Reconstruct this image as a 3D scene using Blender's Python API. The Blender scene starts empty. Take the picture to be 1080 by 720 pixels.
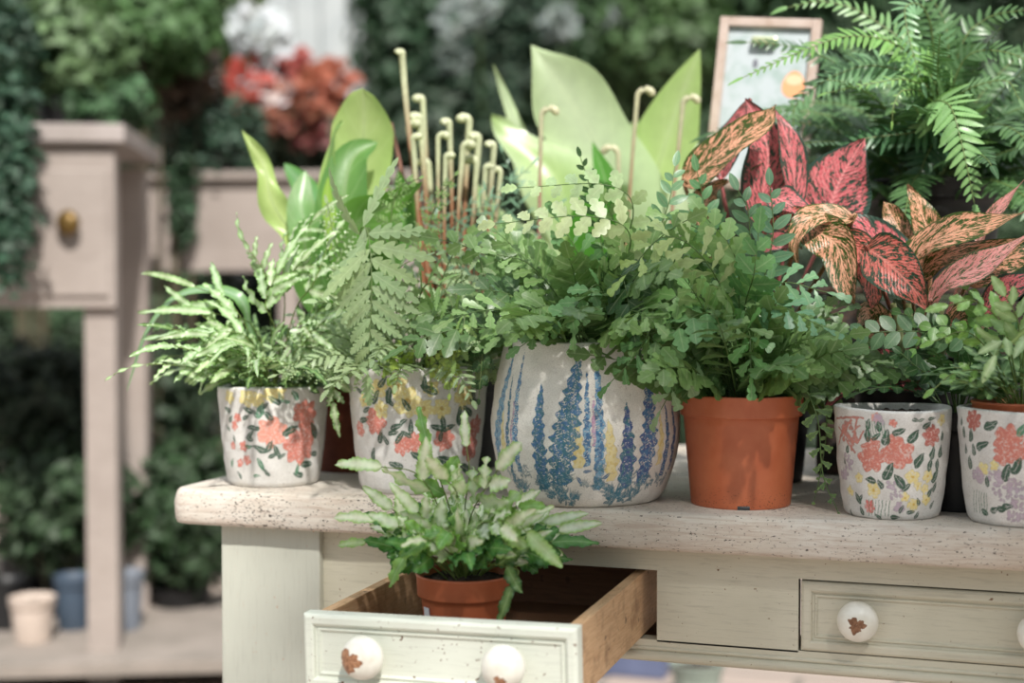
import bpy, bmesh, math, random
import numpy as np
from mathutils import Vector, Matrix, noise as mnoise
rnd = random.Random(7)
SC = bpy.context.scene
COL = SC.collection
PI = math.pi
def A(*v): return np.array(v, float)

# ------------------------------------------------------------------ camera
YAW, PITCH, FPX = math.radians(18), math.radians(1.9), 1500.0
ZT = 0.78
_r = A(math.cos(YAW), math.sin(YAW), 0); _f0 = A(-math.sin(YAW), math.cos(YAW), 0); _z = A(0, 0, 1)
_f = _f0 * math.cos(PITCH) - _z * math.sin(PITCH); _u = _f0 * math.sin(PITCH) + _z * math.cos(PITCH)
def ray(x, y): return _f + _r * (x - 540) / FPX + _u * (360 - y) / FPX
CAM = A(.6, 0, ZT) - ray(940, 552) * 1.55
def W(x, y, Y):
    "point of the place seen at (x, y) on the vertical plane Y metres behind the table's front edge"
    d = ray(x, y); return CAM + d * ((Y - CAM[1]) / d[1])
def proj(P):
    v = np.array(P) - CAM; d = v @ _f
    return (540 + FPX * (v @ _r) / d, 360 - FPX * (v @ _u) / d, d)
cam_d = bpy.data.cameras.new('camera'); cam = bpy.data.objects.new('camera', cam_d); COL.objects.link(cam)
cam.location = CAM; cam.rotation_euler = (PI / 2 - PITCH, 0, YAW)
cam_d.sensor_width = 36; cam_d.lens = FPX / 1080 * 36; cam_d.clip_end = 100; cam_d.clip_start = .05
cam_d.dof.use_dof = True; cam_d.dof.focus_distance = 1.63; cam_d.dof.aperture_fstop = 2.2; cam_d.dof.aperture_blades = 0
SC.camera = cam

# ------------------------------------------------------------------ object helpers
def tag(o, label=None, cat=None, group=None, kind=None):
    if label: o['label'] = label
    if cat: o['category'] = cat
    if group: o['group'] = group
    if kind: o['kind'] = kind
    return o
def thing(name, loc, label, cat, group=None):
    o = bpy.data.objects.new(name, None); COL.objects.link(o); o.location = loc; o.empty_display_size = .05
    return tag(o, label, cat, group)
def origin(o):
    L = np.zeros(3)
    while o is not None:
        L = L + np.array(o.location); o = o.parent
    return L
def link(name, me, mat, parent=None, smooth=True, loc=None):
    o = bpy.data.objects.new(name, me)
    COL.objects.link(o)
    if parent is not None: o.parent = parent
    if loc is not None: o.location = loc
    if mat is not None: me.materials.append(mat)
    if smooth and len(me.polygons): me.polygons.foreach_set('use_smooth', np.ones(len(me.polygons), bool))
    me.update()
    return o
class MB:
    "collects quad strips with a colour and a uv per vertex"
    def __init__(s): s.V = []; s.F = []; s.C = []; s.U = []; s.n = 0
    def add(s, V, F, C=None, U=None):
        V = np.asarray(V, float).reshape(-1, 3); k = len(V)
        s.V.append(V); s.F.append(np.asarray(F, np.int64) + s.n); s.n += k
        C = np.ones((k, 3)) * .5 if C is None else np.broadcast_to(np.asarray(C, float), (k, 3))
        s.C.append(C); s.U.append(np.zeros((k, 2)) if U is None else U)
    def build(s, name, mat, parent=None, loc=None, smooth=True):
        V = np.concatenate(s.V); F = np.concatenate(s.F); C = np.concatenate(s.C); U = np.concatenate(s.U)
        if parent is not None: V = V - origin(parent)
        elif loc is not None: V = V - np.array(loc)
        me = bpy.data.meshes.new(name)
        me.vertices.add(len(V)); me.vertices.foreach_set('co', V.ravel())
        me.loops.add(F.size); me.loops.foreach_set('vertex_index', F.ravel().astype(np.int32))
        me.polygons.add(len(F)); me.polygons.foreach_set('loop_start', np.arange(0, F.size, 4, dtype=np.int32))
        me.update(calc_edges=True)
        a = me.color_attributes.new('Col', 'FLOAT_COLOR', 'POINT')
        a.data.foreach_set('color', np.concatenate([C, np.ones((len(C), 1))], 1).ravel())
        uv = me.uv_layers.new(name='UVMap'); uv.data.foreach_set('uv', U[F.ravel()].ravel())
        me.validate()
        return link(name, me, mat, parent, smooth, loc if parent is None else None)
_grid = {}
def grid(n, m, wrap=False):
    k = (n, m, wrap)
    if k not in _grid:
        i, j = np.meshgrid(np.arange(n - 1), np.arange(m if wrap else m - 1), indexing='ij')
        j2 = (j + 1) % m
        _grid[k] = np.stack([i * m + j, i * m + j2, (i + 1) * m + j2, (i + 1) * m + j], -1).reshape(-1, 4)
    return _grid[k]
def unit(v): return v / (np.linalg.norm(v, axis=-1, keepdims=True) + 1e-12)
def bez(p0, p1, p2, n):
    t = np.linspace(0, 1, n)[:, None]; return (1 - t) ** 2 * p0 + 2 * t * (1 - t) * p1 + t * t * p2
def poly(pts, n):
    "smooth curve through points (Catmull-Rom)"
    P = np.array(pts, float); P = np.vstack([2 * P[0] - P[1], P, 2 * P[-1] - P[-2]])
    m = len(P) - 3; out = []
    for t in np.linspace(0, m - 1e-6, n):
        i = int(t); f = t - i; a, b, c, d = P[i:i + 4]
        out.append(.5 * ((2 * b) + (-a + c) * f + (2 * a - 5 * b + 4 * c - d) * f * f + (-a + 3 * b - 3 * c + d) * f ** 3))
    return np.array(out)
def tube(mb, P, r0, r1, col, sides=5, r=None, cap=False):
    P = np.asarray(P, float); n = len(P); T = unit(np.gradient(P, axis=0))
    ref = A(0, 0, 1) if abs(T[0][2]) < .9 else A(1, 0, 0)
    X = unit(np.cross(T, ref)); Y = np.cross(X, T)
    R = (np.linspace(r0, r1, n) if r is None else np.asarray(r))[:, None, None]
    a = np.linspace(0, 2 * PI, sides, endpoint=False)
    V = P[:, None] + R * (X[:, None] * np.cos(a)[None, :, None] + Y[:, None] * np.sin(a)[None, :, None])
    col = np.asarray(col, float)
    C = np.repeat(col, sides, 0) if col.ndim == 2 else col
    U = np.stack([np.tile(np.linspace(0, 1, sides), n), np.repeat(np.linspace(0, 1, n), sides)], 1)
    mb.add(V, grid(n, sides, True), C, U)
def lathe(mb, c, prof, n=64, col=(.5, .5, .5), axis='z', rf=None):
    "prof = [(r, h)]; rf(theta, h) scales the radius"
    pr = np.array(prof, float); a = np.linspace(0, 2 * PI, n, endpoint=False)
    R = pr[:, 0][:, None] * np.ones(n); H = pr[:, 1][:, None] * np.ones(n)
    if rf is not None: R = R * rf(a[None, :] * np.ones_like(R), H)
    V = np.stack([R * np.cos(a), R * np.sin(a), H], -1)
    if axis == '-y': V = np.stack([V[..., 0], -V[..., 2], V[..., 1]], -1)
    V = V + np.array(c)
    U = np.stack([np.tile(a / (2 * PI), len(pr)), np.repeat(np.linspace(0, 1, len(pr)), n)], 1)
    F = grid(len(pr), n, True)
    mb.add(V, F, col, U)
    return V
def box_bm(bm, lo, hi, bev=0.0, M=None):
    g = bmesh.ops.create_cube(bm, size=1)['verts']
    lo, hi = np.array(lo, float), np.array(hi, float)
    for v in g:
        v.co = Vector(((lo + hi) / 2 + np.array(v.co) * (hi - lo)))
    if bev > 0:
        es = list({e for v in g for e in v.link_edges})
        r = bmesh.ops.bevel(bm, geom=es, offset=bev, segments=2, affect='EDGES', profile=.6)
def bm_obj(name, bm, mat, parent=None, smooth=False, M=None):
    if M is not None: bm.transform(M)
    if parent is not None: bm.transform(Matrix.Translation(-Vector(origin(parent))))
    bmesh.ops.recalc_face_normals(bm, faces=bm.faces)
    me = bpy.data.meshes.new(name); bm.to_mesh(me); bm.free()
    return link(name, me, mat, parent, smooth)

# ------------------------------------------------------------------ materials
def S(r, g, b):
    f = lambda c: (c / 255 / 12.92) if c / 255 <= .04045 else ((c / 255 + .055) / 1.055) ** 2.4
    return (f(r), f(g), f(b))
class NT:
    def __init__(s, name):
        s.m = bpy.data.materials.new(name); s.m.use_nodes = True; s.t = s.m.node_tree; s.t.nodes.clear()
        s.out = s.t.nodes.new('ShaderNodeOutputMaterial')
    def n(s, kind, ins=None, **kw):
        nd = s.t.nodes.new('ShaderNode' + kind)
        for k, v in kw.items(): setattr(nd, k, v)
        for k, v in (ins or {}).items():
            sk = nd.inputs[k]
            if isinstance(v, bpy.types.NodeSocket): s.t.links.new(v, sk)
            elif isinstance(v, tuple) and len(v) == 3 and sk.type == 'RGBA': sk.default_value = (*v, 1)
            else: sk.default_value = v
        return nd
    def mix(s, f, a, b, mode='MIX'):
        nd = s.n('Mix', data_type='RGBA', blend_type=mode)
        for i, v in ((0, f), (6, a), (7, b)):
            sk = nd.inputs[i]
            if isinstance(v, bpy.types.NodeSocket): s.t.links.new(v, sk)
            elif isinstance(v, tuple): sk.default_value = (*v, 1)
            else: sk.default_value = v
        return nd.outputs[2]
    def math(s, op, a, b=0.0, clamp=False):
        nd = s.n('Math', operation=op, use_clamp=clamp)
        for i, v in ((0, a), (1, b)):
            if isinstance(v, bpy.types.NodeSocket): s.t.links.new(v, nd.inputs[i])
            else: nd.inputs[i].default_value = v
        return nd.outputs[0]
    def ramp(s, f, stops):
        nd = s.n('ValToRGB', {0: f}); e = nd.color_ramp.elements
        while len(e) < len(stops): e.new(.5)
        for k, (p, c) in enumerate(stops): e[k].position = p; e[k].color = (*c, 1) if isinstance(c, tuple) else (c, c, c, 1)
        return nd.outputs[0]
    def coord(s, scale=(1, 1, 1), which='Object', loc=(0, 0, 0)):
        tc = s.n('TexCoord'); mp = s.n('Mapping', {0: tc.outputs[which]}); mp.inputs['Scale'].default_value = scale; mp.inputs['Location'].default_value = loc
        return mp.outputs[0]
    def noise(s, vec, scale, detail=4, rough=.55, dist=0.0):
        return s.n('TexNoise', {'Vector': vec, 'Scale': scale, 'Detail': detail, 'Roughness': rough, 'Distortion': dist}).outputs[0]
    def bsdf(s, col, rough=.6, bump=None, bstr=.3, bdist=.002, **kw):
        p = s.n('BsdfPrincipled'); 
        for k, v in (('Base Color', col), ('Roughness', rough)):
            if isinstance(v, bpy.types.NodeSocket): s.t.links.new(v, p.inputs[k])
            elif isinstance(v, tuple): p.inputs[k].default_value = (*v, 1)
            else: p.inputs[k].default_value = v
        for k, v in kw.items(): p.inputs[k].default_value = v
        if bump is not None:
            b = s.n('Bump', {'Height': bump, 'Strength': bstr, 'Distance': bdist}); s.t.links.new(b.outputs[0], p.inputs['Normal'])
        s.t.links.new(p.outputs[0], s.out.inputs[0]); s.p = p
        return s.m
def leaf_mat(name, rough=.36, transl=.3, fine=120, var=.22, spec=.5, tint=(1.08, 1.12, .72), veins=7.0):
    t = NT(name); at = t.n('Attribute', attribute_name='Col').outputs[0]
    v = t.coord()
    nz = t.noise(v, fine, 3)
    dk = t.ramp(nz, [(.3, 1 - var), (.7, 1 + 0.0)])
    c = t.mix(1.0, at, dk, 'MULTIPLY')
    uv = t.n('SeparateXYZ', {0: t.n('TexCoord').outputs['UV']})
    au = t.math('ABSOLUTE', t.math('SUBTRACT', t.math('MULTIPLY', uv.outputs[0], 2.0), 1.0))
    ve = t.math('PINGPONG', t.math('SUBTRACT', t.math('MULTIPLY', uv.outputs[1], veins), t.math('MULTIPLY', au, 1.4)), .5)
    vm = t.math('MAXIMUM', t.math('MULTIPLY', t.ramp(au, [(.03, 1.0), (.14, 0.0)]), .8), t.math('MULTIPLY', t.ramp(ve, [(.0, 1.0), (.12, 0.0)]), .35))
    c = t.mix(t.math('MULTIPLY', vm, .45), c, t.mix(.5, c, (.75, .85, .55)))
    p = t.n('BsdfPrincipled', {'Base Color': c, 'Roughness': rough, 'Specular IOR Level': spec})
    b = t.n('Bump', {'Height': nz, 'Strength': .25, 'Distance': .0015}); t.t.links.new(b.outputs[0], p.inputs['Normal'])
    tc = t.mix(1.0, c, tint, 'MULTIPLY')
    tr = t.n('BsdfTranslucent', {'Color': tc})
    mx = t.n('MixShader', {0: transl, 1: p.outputs[0], 2: tr.outputs[0]})
    t.t.links.new(mx.outputs[0], t.out.inputs[0])
    return t.m
M_leaf = leaf_mat('fern_leaf'); M_leaf_dull = leaf_mat('background_leaf', rough=.6, transl=.2, fine=20)
M_broad = leaf_mat('broad_glossy_leaf', rough=.32, transl=.42, fine=40, var=.12, tint=(1.08, 1.12, .70))

def aglaonema_mat(name, pink, pale, green, dens, edge):
    t = NT(name); uv = t.n('TexCoord').outputs['UV']
    sx = t.n('SeparateXYZ', {0: uv}); u, vv = sx.outputs[0], sx.outputs[1]
    rn = t.n('Attribute', attribute_name='Col').outputs[0]   # per-leaf shift
    au = t.math('ABSOLUTE', t.math('SUBTRACT', t.math('MULTIPLY', u, 2.0), 1.0))
    # mottle follows the side veins: stretched along a slanted direction
    co = t.n('CombineXYZ', {0: t.math('MULTIPLY', au, 2.2), 1: t.math('SUBTRACT', t.math('MULTIPLY', vv, 9.0), t.math('MULTIPLY', au, 2.4)), 2: t.math('MULTIPLY', u, 1.0)})
    vec = t.n('VectorMath', {0: co.outputs[0], 1: rn}, operation='ADD').outputs[0]
    n1 = t.noise(vec, 1.9, 5, .68, .35); n2 = t.noise(vec, 6, 4, .6, .2)
    f = t.math('ADD', t.math('MULTIPLY', n1, .65), t.math('MULTIPLY', n2, .35))
    m = t.ramp(f, [(dens, 0.0), (dens + .035, 1.0)])           # green speckles
    e = t.ramp(t.math('ADD', au, t.math('MULTIPLY', t.math('SUBTRACT', n2, .5), .35)), [(1 - edge, 0.0), (1 - edge + .06, 1.0)])
    vein = t.ramp(au, [(.0, 1.0), (.07, 0.0)])
    c = t.mix(t.ramp(n2, [(.35, 0.0), (.65, 1.0)]), pink, pale)
    c = t.mix(m, c, green); c = t.mix(e, c, green); c = t.mix(vein, c, pale)
    p = t.n('BsdfPrincipled', {'Base Color': c, 'Roughness': .38, 'Specular IOR Level': .45})
    tr = t.n('BsdfTranslucent', {'Color': c})
    wv = t.n('TexWave', {'Vector': co.outputs[0], 'Scale': .8}, bands_direction='Y').outputs[0]
    b = t.n('Bump', {'Height': wv, 'Strength': .25, 'Distance': .002}); t.t.links.new(b.outputs[0], p.inputs['Normal'])
    mx = t.n('MixShader', {0: .22, 1: p.outputs[0], 2: tr.outputs[0]}); t.t.links.new(mx.outputs[0], t.out.inputs[0])
    return t.m
M_agl_red = aglaonema_mat('red_aglaonema_leaf', S(186, 74, 84), S(220, 138, 138), S(44, 68, 56), .50, .18)
M_agl_org = aglaonema_mat('salmon_aglaonema_leaf', S(214, 148, 118), S(230, 174, 142), S(58, 78, 26), .475, .12)
M_agl_pnk = aglaonema_mat('pink_aglaonema_leaf', S(232, 140, 136), S(240, 180, 170), S(70, 94, 58), .51, .12)
M_agl_crl = aglaonema_mat('coral_aglaonema_leaf', S(206, 92, 82), S(230, 144, 130), S(42, 70, 48), .485, .15)

def glazed_mat(name, crack=60, white=(224, 222, 218)):
    "chalky white crackled ground, worn painted decoration held as a colour attribute with its mask in alpha"
    t = NT(name); at = t.n('Attribute', attribute_name='Paint')
    v = t.coord()
    n1 = t.noise(v, 260, 5, .65); n2 = t.noise(v, 38, 4, .6); n3 = t.noise(v, 900, 2)
    vo = t.n('TexVoronoi', {'Vector': v, 'Scale': 330.0}, feature='DISTANCE_TO_EDGE').outputs[0]
    ground = t.mix(t.ramp(n2, [(.35, 0.0), (.7, 1.0)]), S(*white), S(white[0] - 22, white[1] - 22, white[2] - 22))
    ground = t.mix(t.math('MULTIPLY', t.ramp(vo, [(.0, 1.0), (.06, 0.0)]), .35), ground, S(150, 140, 130))
    ground = t.mix(t.math('MULTIPLY', t.ramp(n1, [(.62, 0.0), (.70, 1.0)]), .55), ground, S(128, 116, 104))
    wear = t.ramp(t.math('ADD', t.math('MULTIPLY', n1, .6), t.math('MULTIPLY', n3, .4)), [(.38, .45), (.47, 1.0)])
    c = t.mix(t.math('MULTIPLY', at.outputs['Alpha'], wear), ground, at.outputs['Color'])
    hgt = t.math('ADD', n1, t.math('MULTIPLY', vo, .5))
    return t.bsdf(c, .55, hgt, .35, .0012)
M_glaze = glazed_mat('painted_crackle_glaze')
M_blue = glazed_mat('painted_chalky_stoneware', white=(240, 236, 228))
def terracotta():
    t = NT('orange_plastic_terracotta'); v = t.coord()
    n = t.noise(v, 30, 4); n2 = t.noise(v, 500, 3)
    z = t.n('SeparateXYZ', {0: t.n('TexCoord').outputs['Object']}).outputs[2]
    c = t.mix(t.ramp(n, [(.3, 0.0), (.75, 1.0)]), S(176, 92, 58), S(190, 108, 72))
    dirt = t.math('MULTIPLY', t.ramp(n2, [(.60, 0.0), (.68, 1.0)]), t.ramp(z, [(.004, 1.0), (.03, 0.0)]))
    c = t.mix(dirt, c, S(50, 34, 26))
    return t.bsdf(c, .42, n2, .06, .001)
M_terra = terracotta()
def simple(name, c1, c2=None, rough=.7, sc=20, bump=.2, bd=.002, **kw):
    t = NT(name); v = t.coord(); n = t.noise(v, sc, 5, .6)
    c = t.mix(t.ramp(n, [(.35, 0.0), (.65, 1.0)]), c1, c2 or tuple(x * .75 for x in c1))
    return t.bsdf(c, rough, n, bump, bd, **kw)
M_soil = simple('dark_potting_soil', S(30, 22, 18), S(62, 48, 38), .95, 160, 1.0, .006)
M_black = simple('black_nursery_plastic', S(18, 18, 19), S(28, 28, 30), .5, 40, .05)
M_oldterra = simple('dark_brown_terracotta', S(92, 42, 28), S(120, 62, 42), .8, 25)
M_white = simple('white_plastic_label', S(232, 234, 238), S(220, 222, 228), .4, 10, .02)

def painted_wood(name, base, dark, chip, grain=(4, 60, 60), chipd=.70, streak=.35):
    t = NT(name); v = t.coord(grain); v1 = t.coord()
    g = t.noise(v, 6, 6, .65, .4); s = t.noise(v, 22, 3, .7); big = t.noise(v1, 7, 3); sp = t.noise(v1, 150, 3, .6)
    c = t.mix(t.ramp(big, [(.3, 0.0), (.75, 1.0)]), base, dark)
    c = t.mix(t.math('MULTIPLY', t.ramp(g, [(.52, 0.0), (.68, 1.0)]), streak), c, tuple(x * .55 for x in dark))
    c = t.mix(t.math('MULTIPLY', t.ramp(s, [(.66, 0.0), (.72, 1.0)]), .45), c, chip)
    c = t.mix(t.ramp(sp, [(chipd, 0.0), (chipd + .02, 1.0)]), c, chip)
    h = t.math('SUBTRACT', t.math('MULTIPLY', g, .6), t.math('MULTIPLY', t.ramp(sp, [(chipd, 0.0), (chipd + .02, 1.0)]), .8))
    return t.bsdf(c, .55, h, .35, .0015)
M_apron = painted_wood('sage_cream_painted_wood', S(202, 198, 180), S(188, 184, 164), S(112, 84, 56))
M_front = painted_wood('chipped_paint_sunlit_white', S(222, 226, 214), S(208, 212, 198), S(110, 78, 52), chipd=.675, streak=.22)  # open drawer front: sunlight put into the paint as a whiter tone
M_leg = painted_wood('greenish_grey_painted_leg', S(192, 194, 182), S(178, 180, 168), S(176, 122, 80), grain=(60, 60, 4), streak=.2)
def top_wood():
    t = NT('whitewashed_worn_plank'); v = t.coord((3, 40, 40)); v1 = t.coord(); v2 = t.coord((1, 1.6, 2.2))
    g = t.noise(v, 6, 8, .7, .8); g2 = t.noise(v, 20, 4, .7, .3); big = t.noise(v1, 6, 4)
    sp = t.noise(v2, 210, 3, .65); patch = t.noise(t.coord((1, 1, 1), loc=(3, 1, 2)), 9, 3)
    c = t.mix(t.ramp(big, [(.35, 0.0), (.7, 1.0)]), S(214, 208, 198), S(202, 190, 174))
    c = t.mix(t.math('MULTIPLY', t.ramp(g, [(.45, 0.0), (.62, 1.0)]), .55), c, S(178, 156, 140))
    c = t.mix(t.math('MULTIPLY', t.ramp(g2, [(.58, 0.0), (.68, 1.0)]), .4), c, S(150, 124, 104))
    thr = t.ramp(patch, [(.50, 0.0), (.70, 1.0)])
    spm = t.math('MULTIPLY', t.ramp(t.math('ADD', sp, t.math('MULTIPLY', thr, .09)), [(.638, 0.0), (.652, 1.0)]), .92)
    c = t.mix(spm, c, S(44, 34, 28))
    h = t.math('SUBTRACT', t.math('ADD', g, t.math('MULTIPLY', g2, .4)), spm)
    return t.bsdf(c, .68, h, .6, .002)
M_top = top_wood()
def raw_wood(name, a, b, grain):
    t = NT(name); v = t.coord(grain); v1 = t.coord()
    g = t.noise(v, 7, 7, .65, .8); big = t.noise(v1, 22, 5, .65); st = t.noise(v1, 90, 4, .6)
    c = t.mix(t.ramp(g, [(.35, 0.0), (.68, 1.0)]), a, b)
    c = t.mix(t.math('MULTIPLY', t.ramp(big, [(.50, 0.0), (.70, 1.0)]), .6), c, S(112, 74, 46))
    c = t.mix(t.math('MULTIPLY', t.ramp(st, [(.64, 0.0), (.70, 1.0)]), .7), c, S(66, 42, 28))
    return t.bsdf(c, .65, g, .4, .0015)
M_raw = raw_wood('bare_pine_drawer_side', S(214, 178, 138), S(188, 146, 106), (60, 4, 60))
M_crate = raw_wood('nearly_black_weathered_wood', S(44, 38, 34), S(28, 25, 23), (4, 60, 60))
M_inner = raw_wood('old_brown_drawer_wood', S(122, 88, 62), S(92, 64, 44), (4, 60, 60))
# ------------------------------------------------------------------ the old table with its drawers
table = thing('farmhouse_table', (.4, .4, 0), 'old painted farmhouse table with whitewashed plank top, pots along its front edge', 'table')
def slab(name, x0, x1, y0, y1, z0, z1, rc, re, mat, parent):
    "plank with rounded corners and worn, rounded edges"
    hx, hy = (x1 - x0) / 2, (y1 - y0) / 2; cx, cy = (x0 + x1) / 2, (y0 + y1) / 2
    pts = []
    def seg(a, b, n):
        for i in range(n): pts.append(a + (b - a) * i / n)
    cs = [(hx - rc, -hy + rc, -PI / 2), (hx - rc, hy - rc, 0), (-hx + rc, hy - rc, PI / 2), (-hx + rc, -hy + rc, PI)]
    for k, (ax, ay, a0) in enumerate(cs):
        for i in range(9):
            a = a0 + PI / 2 * i / 9; pts.append(A(ax + rc * math.cos(a), ay + rc * math.sin(a)))
        a = a0 + PI / 2; e = A(ax + rc * math.cos(a), ay + rc * math.sin(a))
        bx, by, b0 = cs[(k + 1) % 4]; s2 = A(bx + rc * math.cos(b0), by + rc * math.sin(b0))
        seg(e, s2, 160 if k in (1, 3) else 60)
    P = np.array(pts); N = unit(np.stack([np.roll(P, -1, 0)[:, 1] - np.roll(P, 1, 0)[:, 1], -(np.roll(P, -1, 0)[:, 0] - np.roll(P, 1, 0)[:, 0])], 1))
    prof = [(.25 * hy, z0)] + [(.008, z0), (.003, z0 + .0015), (.0008, z0 + .006), (0, z0 + .014), (0, z1 - .018), (.001, z1 - .010), (re * .45, z1 - .0035), (re, z1 - .0006), (re * 2, z1), (.04, z1), (.12, z1), (.5 * hy, z1)]
    rows = []
    for d, z in prof:
        r = P - N * d
        if d > .1: r = P * A((hx - d) / hx, (hy - d) / hy)
        zz = np.full(len(P), z)
        q = np.array([mnoise.noise(Vector((p[0] * 14, p[1] * 14, z * 30))) for p in P])
        q2 = np.array([mnoise.noise(Vector((p[0] * 60, p[1] * 60, z * 90))) for p in P])
        if d < .03: r = r - N * (.0018 * q + .0006 * q2)[:, None]
        if z > z0 + .03: zz = zz + .0007 * q * (1 if d < .03 else 0)
        rows.append(np.column_stack([r[:, 0] + cx, r[:, 1] + cy, zz]))
    V = np.concatenate(rows); n, m = len(prof), len(P)
    F = [tuple(f) for f in grid(n, m, True)] + [tuple(range(m))[::-1], tuple(range((n - 1) * m, n * m))]
    me = bpy.data.meshes.new(name); me.from_pydata((V - origin(parent)).tolist(), [], F)
    return link(name, me, mat, parent, True)
slab('tabletop', -.302, 1.12, 0, .74, .7345, ZT, .028, .006, M_top, table)
for k, (x, y) in enumerate(((-.238, .026), (.935, .026), (-.242, .57), (.935, .57))):
    bm = bmesh.new(); box_bm(bm, (x, y, 0), (x + .14, y + .14, .7345), .003)
    bm_obj('leg', bm, M_leg, table)
bm = bmesh.new()
AY = .037
for lo, hi in (((-.103, AY, .706), (.936, AY + .022, .7345)), ((-.103, AY, .598), (.936, AY + .022, .6235)),
               ((-.103, AY, .6215), (.026, AY + .022, .706)), ((.3325, AY, .6215), (.4965, AY + .022, .706)), ((.831, AY, .6215), (.936, AY + .022, .706))):
    box_bm(bm, lo, hi)
bm_obj('front_apron', bm, M_apron, table)
for x0, x1 in ((.018, .342), (.486, .842)):
    bm = bmesh.new(); box_bm(bm, (x0, AY + .022, .6), (x1, .66, .6135)); bm_obj('dust_board', bm, M_inner, table)
mb = MB()   # bead along the foot of the apron
for z0, rr in ((.6045, .0062), (.6135, .0028)):
    xs = np.linspace(-.103, .936, 60)
    tube(mb, np.stack([xs, np.full(60, AY + .001), np.full(60, z0)], 1), rr, rr, (.5, .5, .5), 10)
mb.build('bead_moulding', M_apron, table)
for nm, lo, hi in (('side_apron', (-.235, .165, .6), (-.213, .572, .7345)), ('side_apron', (1.05, .165, .6), (1.072, .572, .7345)), ('back_apron', (-.103, .68, .6), (.936, .702, .7345))):
    bm = bmesh.new(); box_bm(bm, lo, hi); bm_obj(nm, bm, M_apron, table)

def knob_mat():
    t = NT('chipped_cream_knob_paint'); at = t.n('Attribute', attribute_name='Col'); v = t.coord()
    n = t.noise(v, 60, 3); n2 = t.noise(v, 300, 3, .6)
    sx = t.n('SeparateColor', {0: at.outputs[0]})
    wood = t.mix(t.ramp(n2, [(.35, 0.0), (.65, 1.0)]), S(190, 142, 108), S(120, 78, 52))
    m = t.ramp(t.math('ADD', sx.outputs[0], t.math('MULTIPLY', t.math('SUBTRACT', n2, .5), .25)), [(.47, 0.0), (.52, 1.0)])
    c = t.mix(t.ramp(n, [(.4, 0.0), (.7, 1.0)]), S(232, 230, 220), S(216, 212, 198))
    c = t.mix(m, c, t.mix(sx.outputs[1], wood, S(96, 62, 38)))
    return t.bsdf(c, .32, t.math('SUBTRACT', n, m), .25, .0015)
M_knob = knob_mat()
def knob(parent, c, chip, size=.0225, dark=0.0, label=None, rot=0):
    "turned mushroom knob facing -y; chip = (x, z, radius) of the bare patch on its face"
    mb = MB(); k = size / .0225
    pr = [(.0105, -.001), (.0105, .004), (.0125, .0065), (.0165, .010), (.0205, .0135), (.0225, .0185), (.0222, .0235), (.0202, .0285), (.0165, .0325), (.0115, .0355), (.006, .037), (.002, .0375), (.0004, .0375)]
    rr = poly([(a, b, 0) for a, b in pr], 44)
    prof = [(max(a, .0002) * k, b * k) for a, b, _ in rr]
    a = np.linspace(0, 2 * PI, 48, endpoint=False)
    m = np.zeros((44, 48))
    for i, (r, h) in enumerate(prof):
        x, z = r * np.cos(a), r * np.sin(a)
        d = np.hypot(x - chip[0], z - chip[1]); ang = np.arctan2(z - chip[1], x - chip[0])
        lim = chip[2] * (1 + .22 * np.sin(3 * ang + 1) + .14 * np.sin(7 * ang + 2) + .08 * np.sin(13 * ang))
        m[i] = np.clip(.5 + (lim - d) / .004, 0, 1) if h > .017 * k else 0
    V = lathe(mb, (0, 0, 0), prof, 48, np.stack([m, np.full_like(m, dark), np.zeros_like(m)], -1).reshape(-1, 3), '-y')
    mb.V = [v @ np.array(Matrix.Rotation(rot, 3, 'Z')).T + np.array(c) for v in mb.V]
    o = mb.build('knob', M_knob, parent)
    return tag(o, label)
def framed_panel(name, w, h, th, mat, M, parent, prof):
    "drawer front: mitred moulding round a sunk field, facing -y, lower left corner at the origin"
    V, F = [], []
    def loop(i, y):
        n = len(V); V.extend([(i, y, i), (w - i, y, i), (w - i, y, h - i), (i, y, h - i)]); return n
    L = [loop(.0005, th), loop(0, th - .001)] + [loop(i, d) for i, d in prof]
    for a, b in zip(L, L[1:]):
        for k in range(4): F.append((a + k, a + (k + 1) % 4, b + (k + 1) % 4, b + k))
    F += [(L[0] + 3, L[0] + 2, L[0] + 1, L[0]), tuple(L[-1] + k for k in range(4))]
    bm = bmesh.new(); vs = [bm.verts.new(v) for v in V]
    for f in F: bm.faces.new([vs[i] for i in f])
    return bm_obj(name, bm, mat, parent, False, M)
PROF = [(0, .003), (.0012, .0012), (.0035, 0), (.0095, 0), (.0115, .0012), (.0125, .0045), (.0145, .0052), (.0158, .0035), (.0172, .0035), (.0185, .0056), (.020, .0060)]
def drawer(w, h, depth, M, labels, chips, fmat, smat, kx, dark=0, knob_size=.0225):
    R = np.array(M)
    bm = bmesh.new(); box_bm(bm, (.006, .018, .008), (w - .006, depth, .014))       # bottom board
    d = bm_obj('drawer', bm, M_inner, table, False, M); tag(d, labels[0])
    framed_panel('drawer_front', w, h, .020, fmat, M, d, PROF)
    for s, mt in ((.004, smat), (w - .004 - .013, smat)):
        bm = bmesh.new(); box_bm(bm, (s, .0185, .003), (s + .013, depth, h - .0035), .0012); bm_obj('side_board', bm, mt, d, False, M)
    bm = bmesh.new(); box_bm(bm, (.018, depth - .012, .014), (w - .018, depth, h - .010)); bm_obj('back_board', bm, M_inner, d, False, M)
    for x, ch, lb in zip(kx, chips, labels[1:]):
        p = R @ np.array([x, .006, h / 2 + .001, 1]); ang = math.atan2(R[1, 0], R[0, 0])
        knob(d, p[:3], ch, knob_size, dark, lb, ang)
    return d
M_open = Matrix.Translation((.016, -.248, .6140)) @ Matrix.Rotation(math.radians(-.6), 4, 'Z') @ Matrix.Rotation(math.radians(-1.2), 4, 'Y') @ Matrix.Rotation(math.radians(.6), 4, 'X')
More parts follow.
